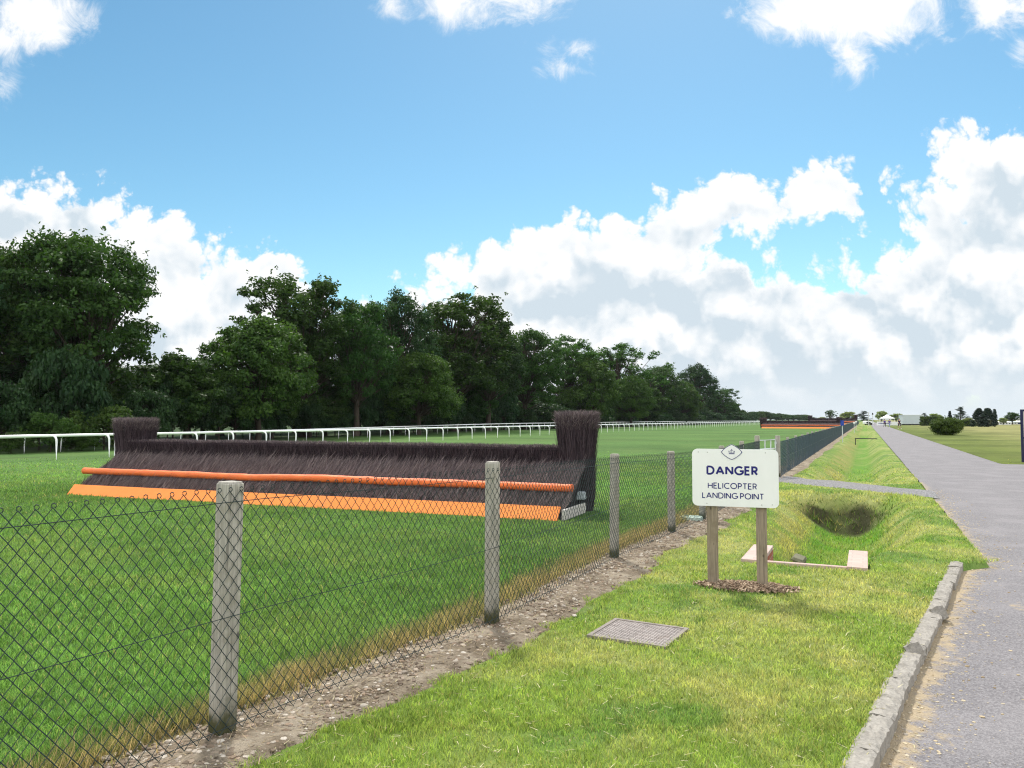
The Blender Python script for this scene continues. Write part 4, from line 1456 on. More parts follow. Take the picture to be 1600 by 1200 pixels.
def make_jump(L=11.0):
    t_ = thing('steeplechase_fence', 'long brush jump with orange board and orange roll behind the near wire fence', 'jump fence')
    mb = MB()
    nx = 44
    xs = np.linspace(0, L, nx + 1)
    prof = [(0.0, 0.0), (0.175, 0.205), (0.205, 0.19), (0.06, 0.0)]
    jy = 0.008 * (fbm(xs, xs * 0, 1.2, 3) - 0.5)
    P_ = np.array([[(x, p[0] + j, p[1] + j) for p in prof] for x, j in zip(xs, jy)])
    idx = np.arange((nx + 1) * 4).reshape(nx + 1, 4)
    f = np.stack([idx[:-1], idx[1:], np.roll(idx[1:], -1, 1), np.roll(idx[:-1], -1, 1)], -1).reshape(-1, 4)
    mb.add(P_.reshape(-1, 3), f)
    mb.f.append(np.array([[0, 1, 2, 3], [nx * 4, nx * 4 + 3, nx * 4 + 2, nx * 4 + 1]])); mb.mi.append(np.zeros(2, int))
    mb.build('toe_board', mat_toe, t_)
    # apron of sloping birch
    mb = MB()
    o = [(0.10, 0.0), (0.20, 0.13), (1.12, 0.70), (1.22, 0.70), (1.22, 0.0)]
    v_ = np.array([(x, a, c) for x in (0.08, L + 0.02) for a, c in o])
    mb.add(v_, [(0, 1, 6, 5), (1, 2, 7, 6), (2, 3, 8, 7), (3, 4, 9, 8)])
    mb.add(v_, [(0, 4, 3, 2, 1), (5, 6, 7, 8, 9)], 0)
    ap = mb.build('apron', mat_core, t_)
    n = 52000
    x = R.uniform(0.05, L + 0.05, n); s_ = R.random(n) ** 0.9
    yb = 0.19 + s_ * 0.90; zb = 0.12 + s_ * 0.56
    ln = R.uniform(0.16, 0.34, n) * (1 + 0.6 * (R.random(n) < 0.06))
    lean = R.normal(0.42, 0.22, n)
    base = np.stack([x, yb, zb - 0.01], -1)
    dv_ = np.stack([lean, R.normal(0.50, 0.12, n), R.normal(0.80, 0.10, n)], -1)
    dv_ /= np.linalg.norm(dv_, axis=1)[:, None]
    tip = base + dv_ * ln[:, None]
    tip[:, 0] = np.clip(tip[:, 0], 0, L + 0.12)
    v_, f_ = strands(base, tip, R.uniform(0.0024, 0.0058, n))
    MB().add(v_, f_).build('birch_twigs', mat_birch_l, ap)
    # padded roll
    xs = np.linspace(-0.12, L + 0.10, 260)
    zz = 0.475 + 0.050 * (fbm(xs, xs * 0, 1.8, 4, 2) - 0.5) - 0.01 * np.exp(-((xs - 4.6) / 0.3) ** 2)
    yy_ = 0.50 + 0.02 * (fbm(xs, xs * 0, 2, 2, 5) - .5)
    rr_ = 0.069 + 0.016 * (fbm(xs, xs * 0, 0.3, 3, 7) - 0.5)
    MB().tube(np.stack([xs, yy_, zz], -1), rr_, 14).build('padded_roll', mat_roll, t_, smooth=True)
    # upright hedge
    mb = MB(); mb.box((L / 2 + 0.05, 1.56, 0.53), (L - 0.7, 0.60, 1.06))
    he = mb.build('hedge', mat_core, t_)
    n = 60000
    x = R.uniform(0.3, L - 0.2, n)
    side = R.random(n)
    yb = np.where(side < 0.55, 1.27 + R.uniform(-0.02, 0.05, n), R.uniform(1.24, 1.88, n))
    zb = np.where(side < 0.55, R.uniform(0.35, 0.98, n), R.uniform(0.85, 0.98, n))
    ztop = 1.145 + 0.035 * (fbm(x, yb, 0.5, 3, 3) - 0.5) + R.normal(0, 0.010, n)
    ln = np.minimum(R.uniform(0.14, 0.34, n), np.maximum(0.05, ztop - zb))
    base = np.stack([x, yb, zb], -1)
    tip = base + np.stack([R.normal(0.02, 0.05, n), R.normal(-0.02, 0.035, n), ln], -1)
    v_, f_ = strands(base, tip, R.uniform(0.002, 0.0038, n))
    MB().add(v_, f_).build('birch_twigs', mat_birch, he)
    n = 9000                                             # clipped lighter tips along the top
    x = R.uniform(0.3, L - 0.2, n); yb = R.uniform(1.22, 1.9, n)
    zt = 1.10 + 0.035 * (fbm(x, yb, 0.5, 3, 3) - 0.5)
    base = np.stack([x, yb, zt], -1)
    tip = base + np.stack([R.normal(0, 0.03, n), R.normal(0, 0.03, n), R.uniform(0.02, 0.07, n)], -1)
    v_, f_ = strands(base, tip, R.uniform(0.002, 0.0036, n))
    MB().add(v_, f_).build('clipped_top', mat_birch_l, he)
    # tall brush wings at both ends
    for (cx, cy, r0x, r1x, r0y, r1y, hgt, n) in ((0.14, 1.60, 0.40, 0.56, 0.32, 0.40, 1.66, 17000), (L - 0.14, 1.50, 0.285, 0.375, 0.27, 0.34, 1.77, 17000)):
        mb = MB()
        mb.tube([(cx, cy, 0), (cx, cy, hgt * 0.5), (cx, cy, hgt * 0.86)], [r0x * .78, r0x * .82, r1x * 0.66], 12)
        wg = mb.build('brush_wing', mat_core, t_)
        th = R.uniform(0, 2 * np.pi, n); q = np.sqrt(R.uniform(0.35, 1, n))
        zb = hgt * R.choice([0, 1], n, p=[0.35, 0.65]) * R.uniform(0.05, 0.75, n)
        zt = np.minimum(zb + R.uniform(0.35, 0.9, n), hgt * R.uniform(0.94, 1.0, n) + 0.03 * np.cos(th * 3))
        f0, f1 = zb / hgt, zt / hgt
        rx0 = r0x + (r1x - r0x) * f0 ** 1.6; rx1 = r0x + (r1x - r0x) * f1 ** 1.6
        ry0 = r0y + (r1y - r0y) * f0 ** 1.6; ry1 = r0y + (r1y - r0y) * f1 ** 1.6
        th2 = th + R.normal(0, 0.16, n)
        base = np.stack([cx + rx0 * q * np.cos(th), cy + ry0 * q * np.sin(th), zb], -1)
        tip = np.stack([cx + rx1 * q * np.cos(th2) + R.normal(0, .038, n), cy + ry1 * q * np.sin(th2) + R.normal(0, .02, n), zt], -1)
        v_, f_ = strands(base, tip, R.uniform(0.002, 0.004, n))
        MB().add(v_, f_).build('birch_twigs', mat_birch, wg)
        n2 = 6000
        th = R.uniform(0, 2 * np.pi, n2); q = np.sqrt(R.random(n2))
        base = np.stack([cx + r1x * .97 * q * np.cos(th), cy + r1y * .97 * q * np.sin(th), hgt * R.uniform(0.80, 0.95, n2)], -1)
        tip = base + np.stack([R.normal(0, .04, n2) + 0.07 * q * np.cos(th), R.normal(0, .04, n2), 0 * th + R.uniform(0.05, 0.14, n2)], -1)
        tip[:, 2] = np.minimum(tip[:, 2], hgt + R.normal(0.0, 0.012, n2))
        v_, f_ = strands(base, tip, R.uniform(0.0016, 0.003, n2))
        MB().add(v_, f_).build('clipped_top', mat_birch_l, wg)
    # timber end board and pad at the right end
    mb = MB(); mb.box((L + 0.09, 0.62, 0.085), (0.05, 1.16, 0.17))
    bevel(mb.build('end_board', mat_timber, t_), 0.008)
    mb = MB(); mb.box((L + 0.06, 1.10, 0.30), (0.16, 0.26, 0.13), rz=0.2, taper=0.8)
    bevel(mb.build('corner_pad', mat_pad, t_), 0.02, 3)
    mb = MB(); mb.box((L + 0.03, 1.10, 0.115), (0.05, 0.22, 0.23))
    mb.build('support_block', mat_core, t_)
    return t_


jump = make_jump()
jump.location = JO
jump.rotation_euler = (0, 0, JRZ)
j2 = copy_tree(jump)
j2.location = (44.6, 137.5, 0); j2.scale = (1.18, 1.18, 1.15)
j2['label'] = 'small distant brush jump with two orange bands, just left of the far wire fence'
j3 = copy_tree(jump)
j3.location = (90.5, 234, 0); j3.scale = (1.2, 1.4, 1.7)
j3['label'] = 'farthest brush jump, a thin dark bar showing above the second jump'
for j in (jump, j2, j3):
    j['group'] = 'brush jumps on the racecourse'

# ------------------------------------------------------------------ white running rails
mat_rail = plain('white_plastic_rail', (0.86, 0.87, 0.88), 0.35, 0.04, 2, spec=0.45)
RDX, RDY = 0.47 / math.hypot(0.47, 1), 1 / math.hypot(0.47, 1)


def running_rail(label, x0k, d0, d1, post_side, hgt):
    t_ = thing('running_rail', label, 'rail', group='white running rails')
    ds = np.arange(d0, d1, 2.1)
    dd_ = np.arange(d0 - 1, d1, 1.05)

    def line(d):
        d = np.asarray(d, float)
        bend = np.maximum(0, d - 205) ** 2 * 0.0016
        return x0k + 0.47 * d + bend
    zg = lambda d: zfun(line(d), np.asarray(d, float), False)
    zz = hgt + 0.012 * (fbm(dd_, dd_ * 0, 4, 2) - .5) + zg(dd_)
    MB().tube(np.stack([line(dd_), dd_, zz], -1), 0.058, 10).build('top_rail', mat_rail, t_, smooth=True)
    px_, py_ = RDY * post_side, -RDX * post_side
    pts = [(px_ * 0.30, py_ * 0.30, -0.1), (px_ * 0.30, py_ * 0.30, hgt - 0.26), (px_ * 0.285, py_ * 0.285, hgt - 0.14), (px_ * 0.22, py_ * 0.22, hgt - 0.05), (px_ * 0.11, py_ * 0.11, hgt - 0.012), (0, 0, hgt - 0.005)]
    me = MB().tube(pts, 0.041, 8).data('post', mat_rail, True)
    for i, d in enumerate(ds[:100]):
        o = bpy.data.objects.new('post', me)
        COL.objects.link(o); o.parent = t_
        o.location = (float(line(d)), float(d), float(zg(d))); o.rotation_euler = (0, rnd.gauss(0, 0.01), rnd.gauss(0, 0.05))
    if len(ds) > 100:
        mb = MB()
        for d in ds[100:]:
            mb.tube(np.array(pts) + np.array([float(line(d)), d, float(zg(d))]), 0.034, 5, cap=False)
        o = mb.build('distant_posts', mat_rail, t_)
        o['kind'] = 'stuff'
    return t_


running_rail('near white running rail with curved post tops, passing behind the brush jump', -32.67, 22.2, 262, 1, 0.95)
running_rail('second white running rail on straight posts close to the trees', -51.0, 38, 290, -1, 1.02)
# short white upright rail end beside the left wing
p = G(180, 712)
wr_t = thing('rail_end', 'short white rail end post touching the left brush wing', 'rail', (p.x - 0.02, p.y, 0))
mb = MB(); mb.tube([(0, 0, -0.1), (0, 0, 0.72)], 0.035, 8); mb.build('post', mat_rail, wr_t)
mb = MB(); mb.tube([(0, 0, 0.71), (0.10, 0.10, 0.765), (0.42, 0.5, 0.77)], 0.036, 8); mb.build('arm', mat_rail, wr_t)

# ------------------------------------------------------------------ trees
mat_bark = plain('tree_bark', (0.062, 0.050, 0.040), 0.95, 0.35, 3, 0.8, stretch=(4, 4, 0.6), spec=0.1, bdist=0.05)
mat_oak = leaf_mat('oak_leaf', (0.020, 0.052, 0.016), (0.060, 0.120, 0.026), 0.33)
mat_ash = leaf_mat('light_green_leaf', (0.026, 0.066, 0.017), (0.080, 0.145, 0.030), 0.34)
mat_dark = leaf_mat('deep_green_leaf', (0.014, 0.040, 0.018), (0.044, 0.088, 0.030), 0.28)
mat_conf = leaf_mat('conifer_needles', (0.012, 0.027, 0.018), (0.030, 0.052, 0.030), 0.10)
mat_cedar = leaf_mat('cedar_needles', (0.030, 0.055, 0.040), (0.065, 0.095, 0.070), 0.12)
mat_yew = leaf_mat('yew_leaf', (0.030, 0.070, 0.015), (0.105, 0.165, 0.030), 0.25)


def leaf_cloud(cent, rc, n_each, size, flat=0.62, rng=R, out_from=None):
    """leaf-sized faces gathered in clumps"""
    k = len(cent)
    c = np.repeat(cent, n_each, 0); r = np.repeat(rc, n_each)
    n = len(c)
    d = rng.normal(size=(n, 3)); d /= np.linalg.norm(d, axis=1)[:, None]
    q = rng.random(n) ** 0.45
    p = c + d * (r * q)[:, None] * np.array([1, 1, flat])
    nrm = d * 0.8 + np.array([0, 0, 0.55]) + rng.normal(0, 0.65, (n, 3))
    nrm /= np.linalg.norm(nrm, axis=1)[:, None]
    a = np.cross(nrm, rng.normal(size=(n, 3))); a /= np.linalg.norm(a, axis=1)[:, None] + 1e-9
    b_ = np.cross(nrm, a)
    s = size * rng.uniform(0.6, 1.3, n)
    a *= s[:, None]; b_ *= (s * 0.62)[:, None]
    V_ = np.stack([p - a, p + b_, p + a, p - b_], 1).reshape(-1, 3)
    return V_, np.arange(4 * n).reshape(-1, 4)


def broadleaf(seed, H, Rw, z0, clumps, leaves, lsize, mat, rc=(0.16, 0.27), fill=0.35, trunk_r=None, lobes=0.5, low=False):
    """trunk data, crown data for one kind of broadleaf tree (base at origin)"""
    g = np.random.default_rng(seed)
    zc, rz_ = (H + z0) / 2, (H - z0) / 2
    ld = g.normal(size=(9, 3)); ld /= np.linalg.norm(ld, axis=1)[:, None]; la = g.uniform(-0.6, 1, 9)
    d = g.normal(size=(clumps, 3)); d /= np.linalg.norm(d, axis=1)[:, None]
    if not low:
        d[:, 2] = np.where(d[:, 2] < -0.75, -d[:, 2], d[:, 2])
    lob = 1 + lobes * (np.maximum(0, d @ ld.T) ** 5 @ la) * 0.55
    q = np.where(g.random(clumps) < fill, g.uniform(0.25, 0.7, clumps), g.uniform(0.72, 0.95, clumps))
    cent = d * (q * lob)[:, None] * np.array([Rw, Rw, rz_]) * 0.88 + np.array([0, 0, zc])
    cent[:, 2] = np.clip(cent[:, 2], 0.12 if low else z0 * 0.6 + 0.3, H * 0.985)
    r_ = g.uniform(rc[0], rc[1], clumps) * Rw
    V_, F_ = leaf_cloud(cent, r_, leaves, lsize, 0.6, g)
    # loose sprays breaking the outline
    n2 = clumps * 9
    i2 = g.integers(0, clumps, n2)
    c2 = cent[i2] + g.normal(size=(n2, 3)) * (r_[i2] * 0.50)[:, None]
    V2, F2 = leaf_cloud(c2, np.full(n2, 0.045 * Rw), 6, lsize * 0.9, 0.8, g)
    crown = MB().add(V_, F_).add(V2, F2)
    tr = trunk_r or H * 0.024
    mb = MB()
    hs = np.linspace(-0.4, H * 0.8, 9)
    wob = np.cumsum(g.normal(0, 0.10, (9, 2)), 0) * (H / 14)
    path = np.c_[wob, hs]
    rr_ = tr * np.array([1.45, 1.05, 0.95, 0.86, 0.72, 0.56, 0.40, 0.24, 0.08])
    mb.tube(path, rr_, 8)
    for i in range(clumps):
        c = cent[i]
        h0 = np.clip(c[2] - abs(g.normal(0.25, 0.12)) * H - 0.1 * H, min(0.24 * H, max(0.12 * H, c[2] * 0.6)), H * 0.68)
        s = np.array([np.interp(h0, hs, wob[:, 0]), np.interp(h0, hs, wob[:, 1]), h0])
        mid = s + (c - s) * 0.5 + np.array([0, 0, 0.06 * H * g.uniform(-.3, 1)]) + g.normal(0, 0.03 * H, 3)
        tpar = np.linspace(0, 1, 6)[:, None]
        pts = (1 - tpar) ** 2 * s + 2 * tpar * (1 - tpar) * mid + tpar ** 2 * c
        r0 = tr * g.uniform(0.10, 0.34) * (0.55 if c[2] < 0.35 * H else 1.0)
        mb.tube(pts, np.linspace(r0, r0 * 0.16, 6), 5, cap=False)
    return mb.data('trunk', mat_bark, True), crown.data('crown', mat)


KIND = {
    'oak': broadleaf(1, 14, 5.6, 1.2, 200, 128, 0.14, mat_oak, rc=(0.11, 0.21)),
    'oak2': broadleaf(2, 14, 5.0, 1.8, 165, 115, 0.14, mat_oak, rc=(0.11, 0.21), lobes=0.8),
    'oak3': broadleaf(3, 14, 5.4, 2.2, 155, 120, 0.14, mat_dark, rc=(0.11, 0.21), fill=0.25, lobes=0.9),
    'bushy': broadleaf(4, 8, 4.2, 0.3, 170, 165, 0.115, mat_ash, rc=(0.12, 0.22), fill=0.3),
    'bushy2': broadleaf(5, 7, 3.2, 0.2, 90, 180, 0.13, mat_oak, fill=0.35, lobes=0.7),
    'sparse': broadleaf(6, 14, 4.6, 4.5, 100, 100, 0.13, mat_ash, rc=(0.10, 0.18), fill=0.4, lobes=1.0),
    'light': broadleaf(8, 10, 4.2, 1.4, 70, 110, 0.22, leaf_mat('pale_leaf', (0.17, 0.22, 0.09), (0.32, 0.36, 0.16), 0.45)),
    'shrub': broadleaf(9, 2.6, 2.0, 0.05, 46, 170, 0.085, mat_dark, fill=0.3),
    'shrub2': broadleaf(10, 2.0, 1.7, 0.05, 40, 170, 0.075, mat_ash, fill=0.3),
}


def conifer(seed, H, Rw, mat, n=46, tip=0.04):
    g = np.random.default_rng(seed)
    z = np.linspace(0.03, 0.98, n * 5) * H
    th = g.uniform(0, 6.283, len(z))
    rr_ = Rw * np.clip(1.02 - z / H, tip, 1) ** 0.72 * g.uniform(0.55, 1.0, len(z))
    cent = np.stack([rr_ * np.cos(th), rr_ * np.sin(th), z], -1)
    V_, F_ = leaf_cloud(cent, np.full(len(z), Rw * 0.20), 60, 0.10 * H / 6, 0.75, g)
    mb = MB(); mb.tube([(0, 0, -0.3), (0, 0, H * 0.5), (0, 0, H * 0.96)], [H * .022, H * .014, 0.01], 7)
    return mb.data('trunk', mat_bark, True), MB().add(V_, F_).data('crown', mat)


def cedar(seed, H, Rw, mat):
    g = np.random.default_rng(seed)
    C_, r_ = [], []
    mb = MB(); mb.tube([(0, 0, -0.3), (0.1, 0, H * 0.5), (0, 0, H * 0.97)], [H * .03, H * .02, 0.02], 7)
    for i, z in enumerate(np.linspace(0.28, 0.97, 8)):
        for k in range(5):
            th = g.uniform(0, 6.283); ext = Rw * (1.05 - 0.75 * max(0, z - 0.35) / 0.65) * g.uniform(0.45, 1.0)
            for q in np.linspace(0.3, 1, 4):
                C_.append((ext * q * math.cos(th), ext * q * math.sin(th), z * H + 0.03 * H * g.normal())); r_.append(Rw * 0.15)
            mb.tube([(0, 0, z * H - 0.05 * H), (ext * math.cos(th), ext * math.sin(th), z * H)], [H * .008, H * .002], 4, cap=False)
    V_, F_ = leaf_cloud(np.array(C_), np.array(r_), 55, 0.09 * H / 6, 0.26, g)
    return mb.data('trunk', mat_bark, True), MB().add(V_, F_).data('crown', mat)


KIND['conifer'] = conifer(20, 6, 2.2, mat_conf)
KIND['slim'] = conifer(21, 6, 0.9, mat_conf, tip=0.12)
KIND['cedar'] = cedar(22, 7, 3.6, mat_cedar)
NATIVE = {'oak': (14, 5.6), 'oak2': (14, 5.0), 'oak3': (14, 5.4), 'bushy': (8, 4.2), 'bushy2': (7, 3.2), 'sparse': (14, 4.6), 'light': (10, 4.2), 'shrub': (2.6, 2.0), 'shrub2': (2.0, 1.7), 'conifer': (6, 2.2), 'slim': (6, 0.9), 'cedar': (7, 3.6)}


def plant(kind, x, y, H, Rw, label, cat='tree', group=None, name=None, z=0.0):
    t_ = thing(name or {'conifer': 'conifer_tree', 'slim': 'conifer_tree', 'cedar': 'cedar_tree', 'shrub': 'shrub', 'shrub2': 'shrub'}.get(kind, 'broadleaf_tree'), label, cat, (x, y, z), rnd.uniform(0, 6.28), group)
    h0, r0 = NATIVE[kind]
    t_.scale = (Rw / r0, Rw / r0, H / h0)
    for nm_, me in zip(('trunk', 'crown'), KIND[kind]):
        o = bpy.data.objects.new(nm_, me)
        COL.objects.link(o); o.parent = t_
    return t_


def tree_px(kind, px, top, d, half, label, group=None, extra=1.045):
    """a tree seen at column px, with its top at row top, standing at distance d"""
    p = at(px, top, d)
    zg = float(zfun(p.x, d, False))
    return plant(kind, p.x, d, (p.z - zg) * extra, half * d / F * 1.2, label, group=group, z=zg)


TS = 1.22
WOOD = 'trees along the edge of the racecourse wood'
for args in (
    ('oak3', -60, 400, 47, 100, 'dark oak cut by the picture edge, left of the two tall oaks'),
    ('oak2', 35, 385, 49, 75, 'tall dark oak with a hole of sky through its crown, behind the first rail posts'),
    ('oak', 135, 362, 50, 108, 'tallest broad oak with rounded crown standing above the left end of the jump'),
    ('bushy2', 292, 548, 52, 58, 'small grey-green tree in the dip between the tall oaks and the main clump'),
    ('bushy', 405, 508, 57, 80, 'light green bushy tree in front of the tall airy oak, above the hedge'),
    ('oak2', 478, 440, 66, 82, 'tall airy oak with a branch jutting out over the light green bushy tree'),
    ('oak', 560, 468, 68, 62, 'dense dark oak joined to the airy oak at its shoulder'),
    ('oak3', 622, 463, 76, 62, 'dark oak with a knobbly top in the middle of the main clump'),
    ('bushy', 655, 560, 72, 60, 'mid green low tree with pale branch tips under the knobbly oak'),
    ('oak2', 712, 470, 86, 82, 'broad spreading oak showing bare limbs against the white cloud'),
    ('oak3', 765, 500, 90, 52, 'dark tree filling the shoulder of the broad spreading oak'),
    ('oak', 822, 514, 100, 52, 'loose oak with ragged outline left of the sparse pale tree'),
    ('bushy2', 735, 590, 90, 36, 'pale green sapling clump under the broad spreading oak'),
    ('sparse', 888, 527, 118, 46, 'sparse pale tree with sky showing through its crown, above the right brush wing'),
    ('bushy', 920, 566, 116, 44, 'bright mid green tree below the sparse pale tree'),
    ('sparse', 968, 540, 138, 50, 'open-topped tree with separate leaf clumps, next after the sparse pale tree'),
    ('bushy', 985, 592, 132, 36, 'rounded tree below the open-topped tree'),
    ('oak', 1032, 570, 172, 38, 'rounded dense tree beyond the open-topped tree'),
    ('bushy2', 1010, 605, 150, 28, 'low dark tree at the foot of the rounded dense tree'),
    ('oak3', 1088, 573, 205, 34, 'dark rounded tree standing highest near the far end of the wood'),
    ('bushy', 1065, 600, 180, 28, 'low leafy tree in front of the far dark rounded tree'),
    ('oak2', 1122, 608, 240, 26, 'last lower tree where the wood slopes down to the horizon'),
    ('bushy2', 1142, 626, 270, 18, 'smallest leafy tree at the very end of the wood'),
):
    tree_px(args[0], args[1], args[2], args[3] * TS, args[4], args[5], group=WOOD)
# second row behind
g = np.random.default_rng(44)
ROW2 = 'shaded trees behind the front row'
for d in list(np.arange(60, 146, 6.0)) + list(np.arange(146, 360, 13)):
    x = -58 + 0.47 * d - 9 - g.uniform(0, 6)
    k = ['oak', 'oak2', 'oak3'][int(g.integers(3))]
    plant(k, x, d, g.uniform(6.6, 7.8) if d < 92 else g.uniform(8.6, 10.6), g.uniform(4.8, 6.4), z=-0.4, label= 'dark tree in the second row of the wood, behind the front trees', group=ROW2)
UND = 'shaded undergrowth shrubs under the wood'
for d in list(np.arange(44, 155, 2.4)) + list(np.arange(155, 350, 7.0)):
    x = -58 + 0.47 * d + 3.0 - g.uniform(0, 4)
    s = g.uniform(0.8, 1.5)
    plant('shrub', x, d, 3.3 * s * g.uniform(0.9, 1.6), 2.0 * s * (1 if d < 130 else 2.0), 'dark shrub in the undergrowth beneath the trees of the wood', 'shrub', UND, z=-0.45)
for d in list(np.arange(54, 160, 4.3)):
    x = -58 + 0.47 * d + 0.5 - g.uniform(0, 3.5)
    plant('bushy2', x, d, g.uniform(4.0, 6.0), g.uniform(2.4, 3.2), 'shaded thicket tree between the trunks of the wood', 'tree', 'thicket trees between the trunks')
for (px, py, d, s) in ((80, 692, 49, 1.25), (20, 700, 47, 1.0), (130, 700, 50, 0.85), (165, 668, 52, 1.5)):
    p = G(px, 700)
    plant('shrub2', (px - 800) / F * d, d, (2.1 if py < 695 else 1.4) * s, 1.5 * s, z=-0.5, label={80: 'bright green shrub behind the rail, left of the left brush wing', 20: 'low green shrub behind the first rail posts', 130: 'small green shrub between two rail posts near the left brush wing', 165: 'grey-green shrub showing just left of the left brush wing'}[px], cat='shrub')

# distant trees beyond the course
FARW = 'distant trees where the wood meets the horizon'
for px in range(1150, 1272, 9):
    d = 430 + (px - 1150) * 1.6
    top = 641 + (px - 1150) * 0.085 + g.uniform(-2, 2)
    tree_px(['oak', 'oak2', 'bushy'][int(g.integers(3))], px, top, d, g.uniform(9, 13), 'small dark distant tree in the row behind the second jump', FARW)
for (k, px, top, d, hf, lab) in (
    ('sparse', 1297, 640, 330, 8, 'thin airy tree on the horizon above the third jump'),
    ('light', 1284, 651, 330, 7, 'low pale tree at the foot of the thin airy tree'),
    ('light', 1325, 642, 320, 12, 'pale rounded tree left of the dark cedar by the path end'),
    ('cedar', 1350, 643, 300, 14, 'dark flat-topped cedar above the end of the wire fence'),
    ('light', 1378, 641, 310, 10, 'tall pale tree above the white tent'),
    ('light', 1400, 645, 315, 10, 'pale green round tree between the tent and the grey cabin'),
    ('light', 1461, 645, 300, 9, 'round green tree behind the clipped hedge'),
    ('cedar', 1444, 646, 330, 8, 'small flat-topped tree right of the grey cabin'),
    ('slim', 1484, 642, 230, 4, 'slim dark conifer just left of the large cedar'),
    ('cedar', 1500, 637, 225, 13, 'large spreading cedar behind the rounded bush'),
    ('light', 1490, 654, 210, 9, 'light green shrubby tree below the large cedar'),
    ('light', 1512, 652, 212, 8, 'pale leafy tree right of the large cedar trunk'),
    ('conifer', 1529, 638, 165, 12, 'broad dark conifer, first of the touching pair on the lawn'),
    ('conifer', 1543, 638, 163, 13, 'broad dark conifer with a pointed tip, second of the touching pair'),
    ('slim', 1554, 639, 200, 4.5, 'slim dark conifer right of the touching conifer pair'),
    ('light', 1567, 652, 230, 6, 'low green tree right of the slim conifer'),
    ('oak', 1581, 643, 240, 10, 'blue-green round tree by the white low buildings'),
    ('oak', 1650, 640, 240, 16, 'round tree beyond the dark notice frame, outside the lawn'),
):
    tree_px(k, px, top, d, hf, lab, extra=1.0)
# bush on the lawn
p = G(1480, 680)
bm_, bc_ = broadleaf(31, 1.9, 1.5, -0.15, 130, 300, 0.05, mat_yew, rc=(0.2, 0.32), fill=0.35, trunk_r=0.10, lobes=0.2, low=True)
bu = thing('rounded_bush', 'rounded evergreen bush standing alone on the lawn beside the path', 'bush', (p.x, p.y, 0.05))
bu.scale = (1.0, 1.0, 0.95)
for nm_, me in (('trunk', bm_), ('crown', bc_)):
    o = bpy.data.objects.new(nm_, me); COL.objects.link(o); o.parent = bu


def clipped_hedge(px0, px1, top, base_d, depth, label):
    p0, p1 = at(px0, top, base_d), at(px1, top, base_d)
    L, H = p1.x - p0.x, p0.z
    t_ = thing('clipped_hedge', label, 'hedge', ((p0.x + p1.x) / 2, base_d, 0))
    mb = MB(); mb.box((0, 0, H * 0.46), (L * 0.94, depth * 0.9, H * 0.92))
    mb.build('stems', plain('hedge_core', (0.012, 0.022, 0.008), 0.95), t_)
    n = 60
    g_ = np.random.default_rng(int(px0))
    c = np.stack([g_.uniform(-L / 2, L / 2, n * 6), g_.uniform(-depth / 2, depth / 2, n * 6), g_.uniform(0.05, 0.97, n * 6) * H], -1)
    V_, F_ = leaf_cloud(c, np.full(len(c), 0.35), 60, 0.10, 0.8, g_)
    V_[:, 2] = np.minimum(V_[:, 2], H + g_.normal(0, 0.02, len(V_)))
    MB().add(V_, F_).build('foliage', mat_yew, t_)


clipped_hedge(1440, 1472, 650.5, 190, 2.0, 'tall square-clipped dark hedge behind the rounded bush')
clipped_hedge(1484, 1522, 656.5, 172, 1.6, 'low dark hedge running between the rounded bush and the conifers')

# ------------------------------------------------------------------ buildings, tent and vehicles far down the path
mat_cabin = plain('grey_white_cladding', (0.50, 0.56, 0.60), 0.6, 0.05, 1)
mat_white = plain('white_paint', (0.80, 0.81, 0.82), 0.5, 0.04, 1)
mat_glass = plain('dark_glass', (0.03, 0.04, 0.05), 0.1, 0.1, 1, spec=0.6)
mat_blackr = plain('black_rubber', (0.02, 0.02, 0.02), 0.8)
mat_tent = plain('white_canvas', (0.84, 0.85, 0.86), 0.8, 0.04, 1)
p = G(1424, 664.2)
cab = thing('site_cabin', 'pale grey box cabin standing on the lawn left of the clipped hedge', 'cabin', (p.x, 212, 0))
W_, H_ = 32 / F * 212, 2.75
mb = MB(); mb.box((0, 0, 0.28 + H_ / 2 - 0.14), (W_, 2.5, H_ - 0.28)); mb.build('wall', mat_cabin, cab)
mb = MB(); mb.box((0, 0, H_ + 0.04), (W_ + 0.12, 2.62, 0.08)); mb.build('roof', mat_white, cab)
mb = MB()
for i in range(6):
    mb.box((-W_ / 2 + 0.4 + i * (W_ - 0.8) / 5, 0, 0.10), (0.3, 2.2, 0.32))
mb.build('support_block', mat_blackr, cab)
mb = MB()
for i in range(24):
    mb.box((-W_ / 2 + 0.12 + i * (W_ - 0.24) / 23, -1.262, H_ / 2 + 0.1), (0.06, 0.03, H_ - 0.5))
mb.build('cladding_rib', mat_cabin, cab)
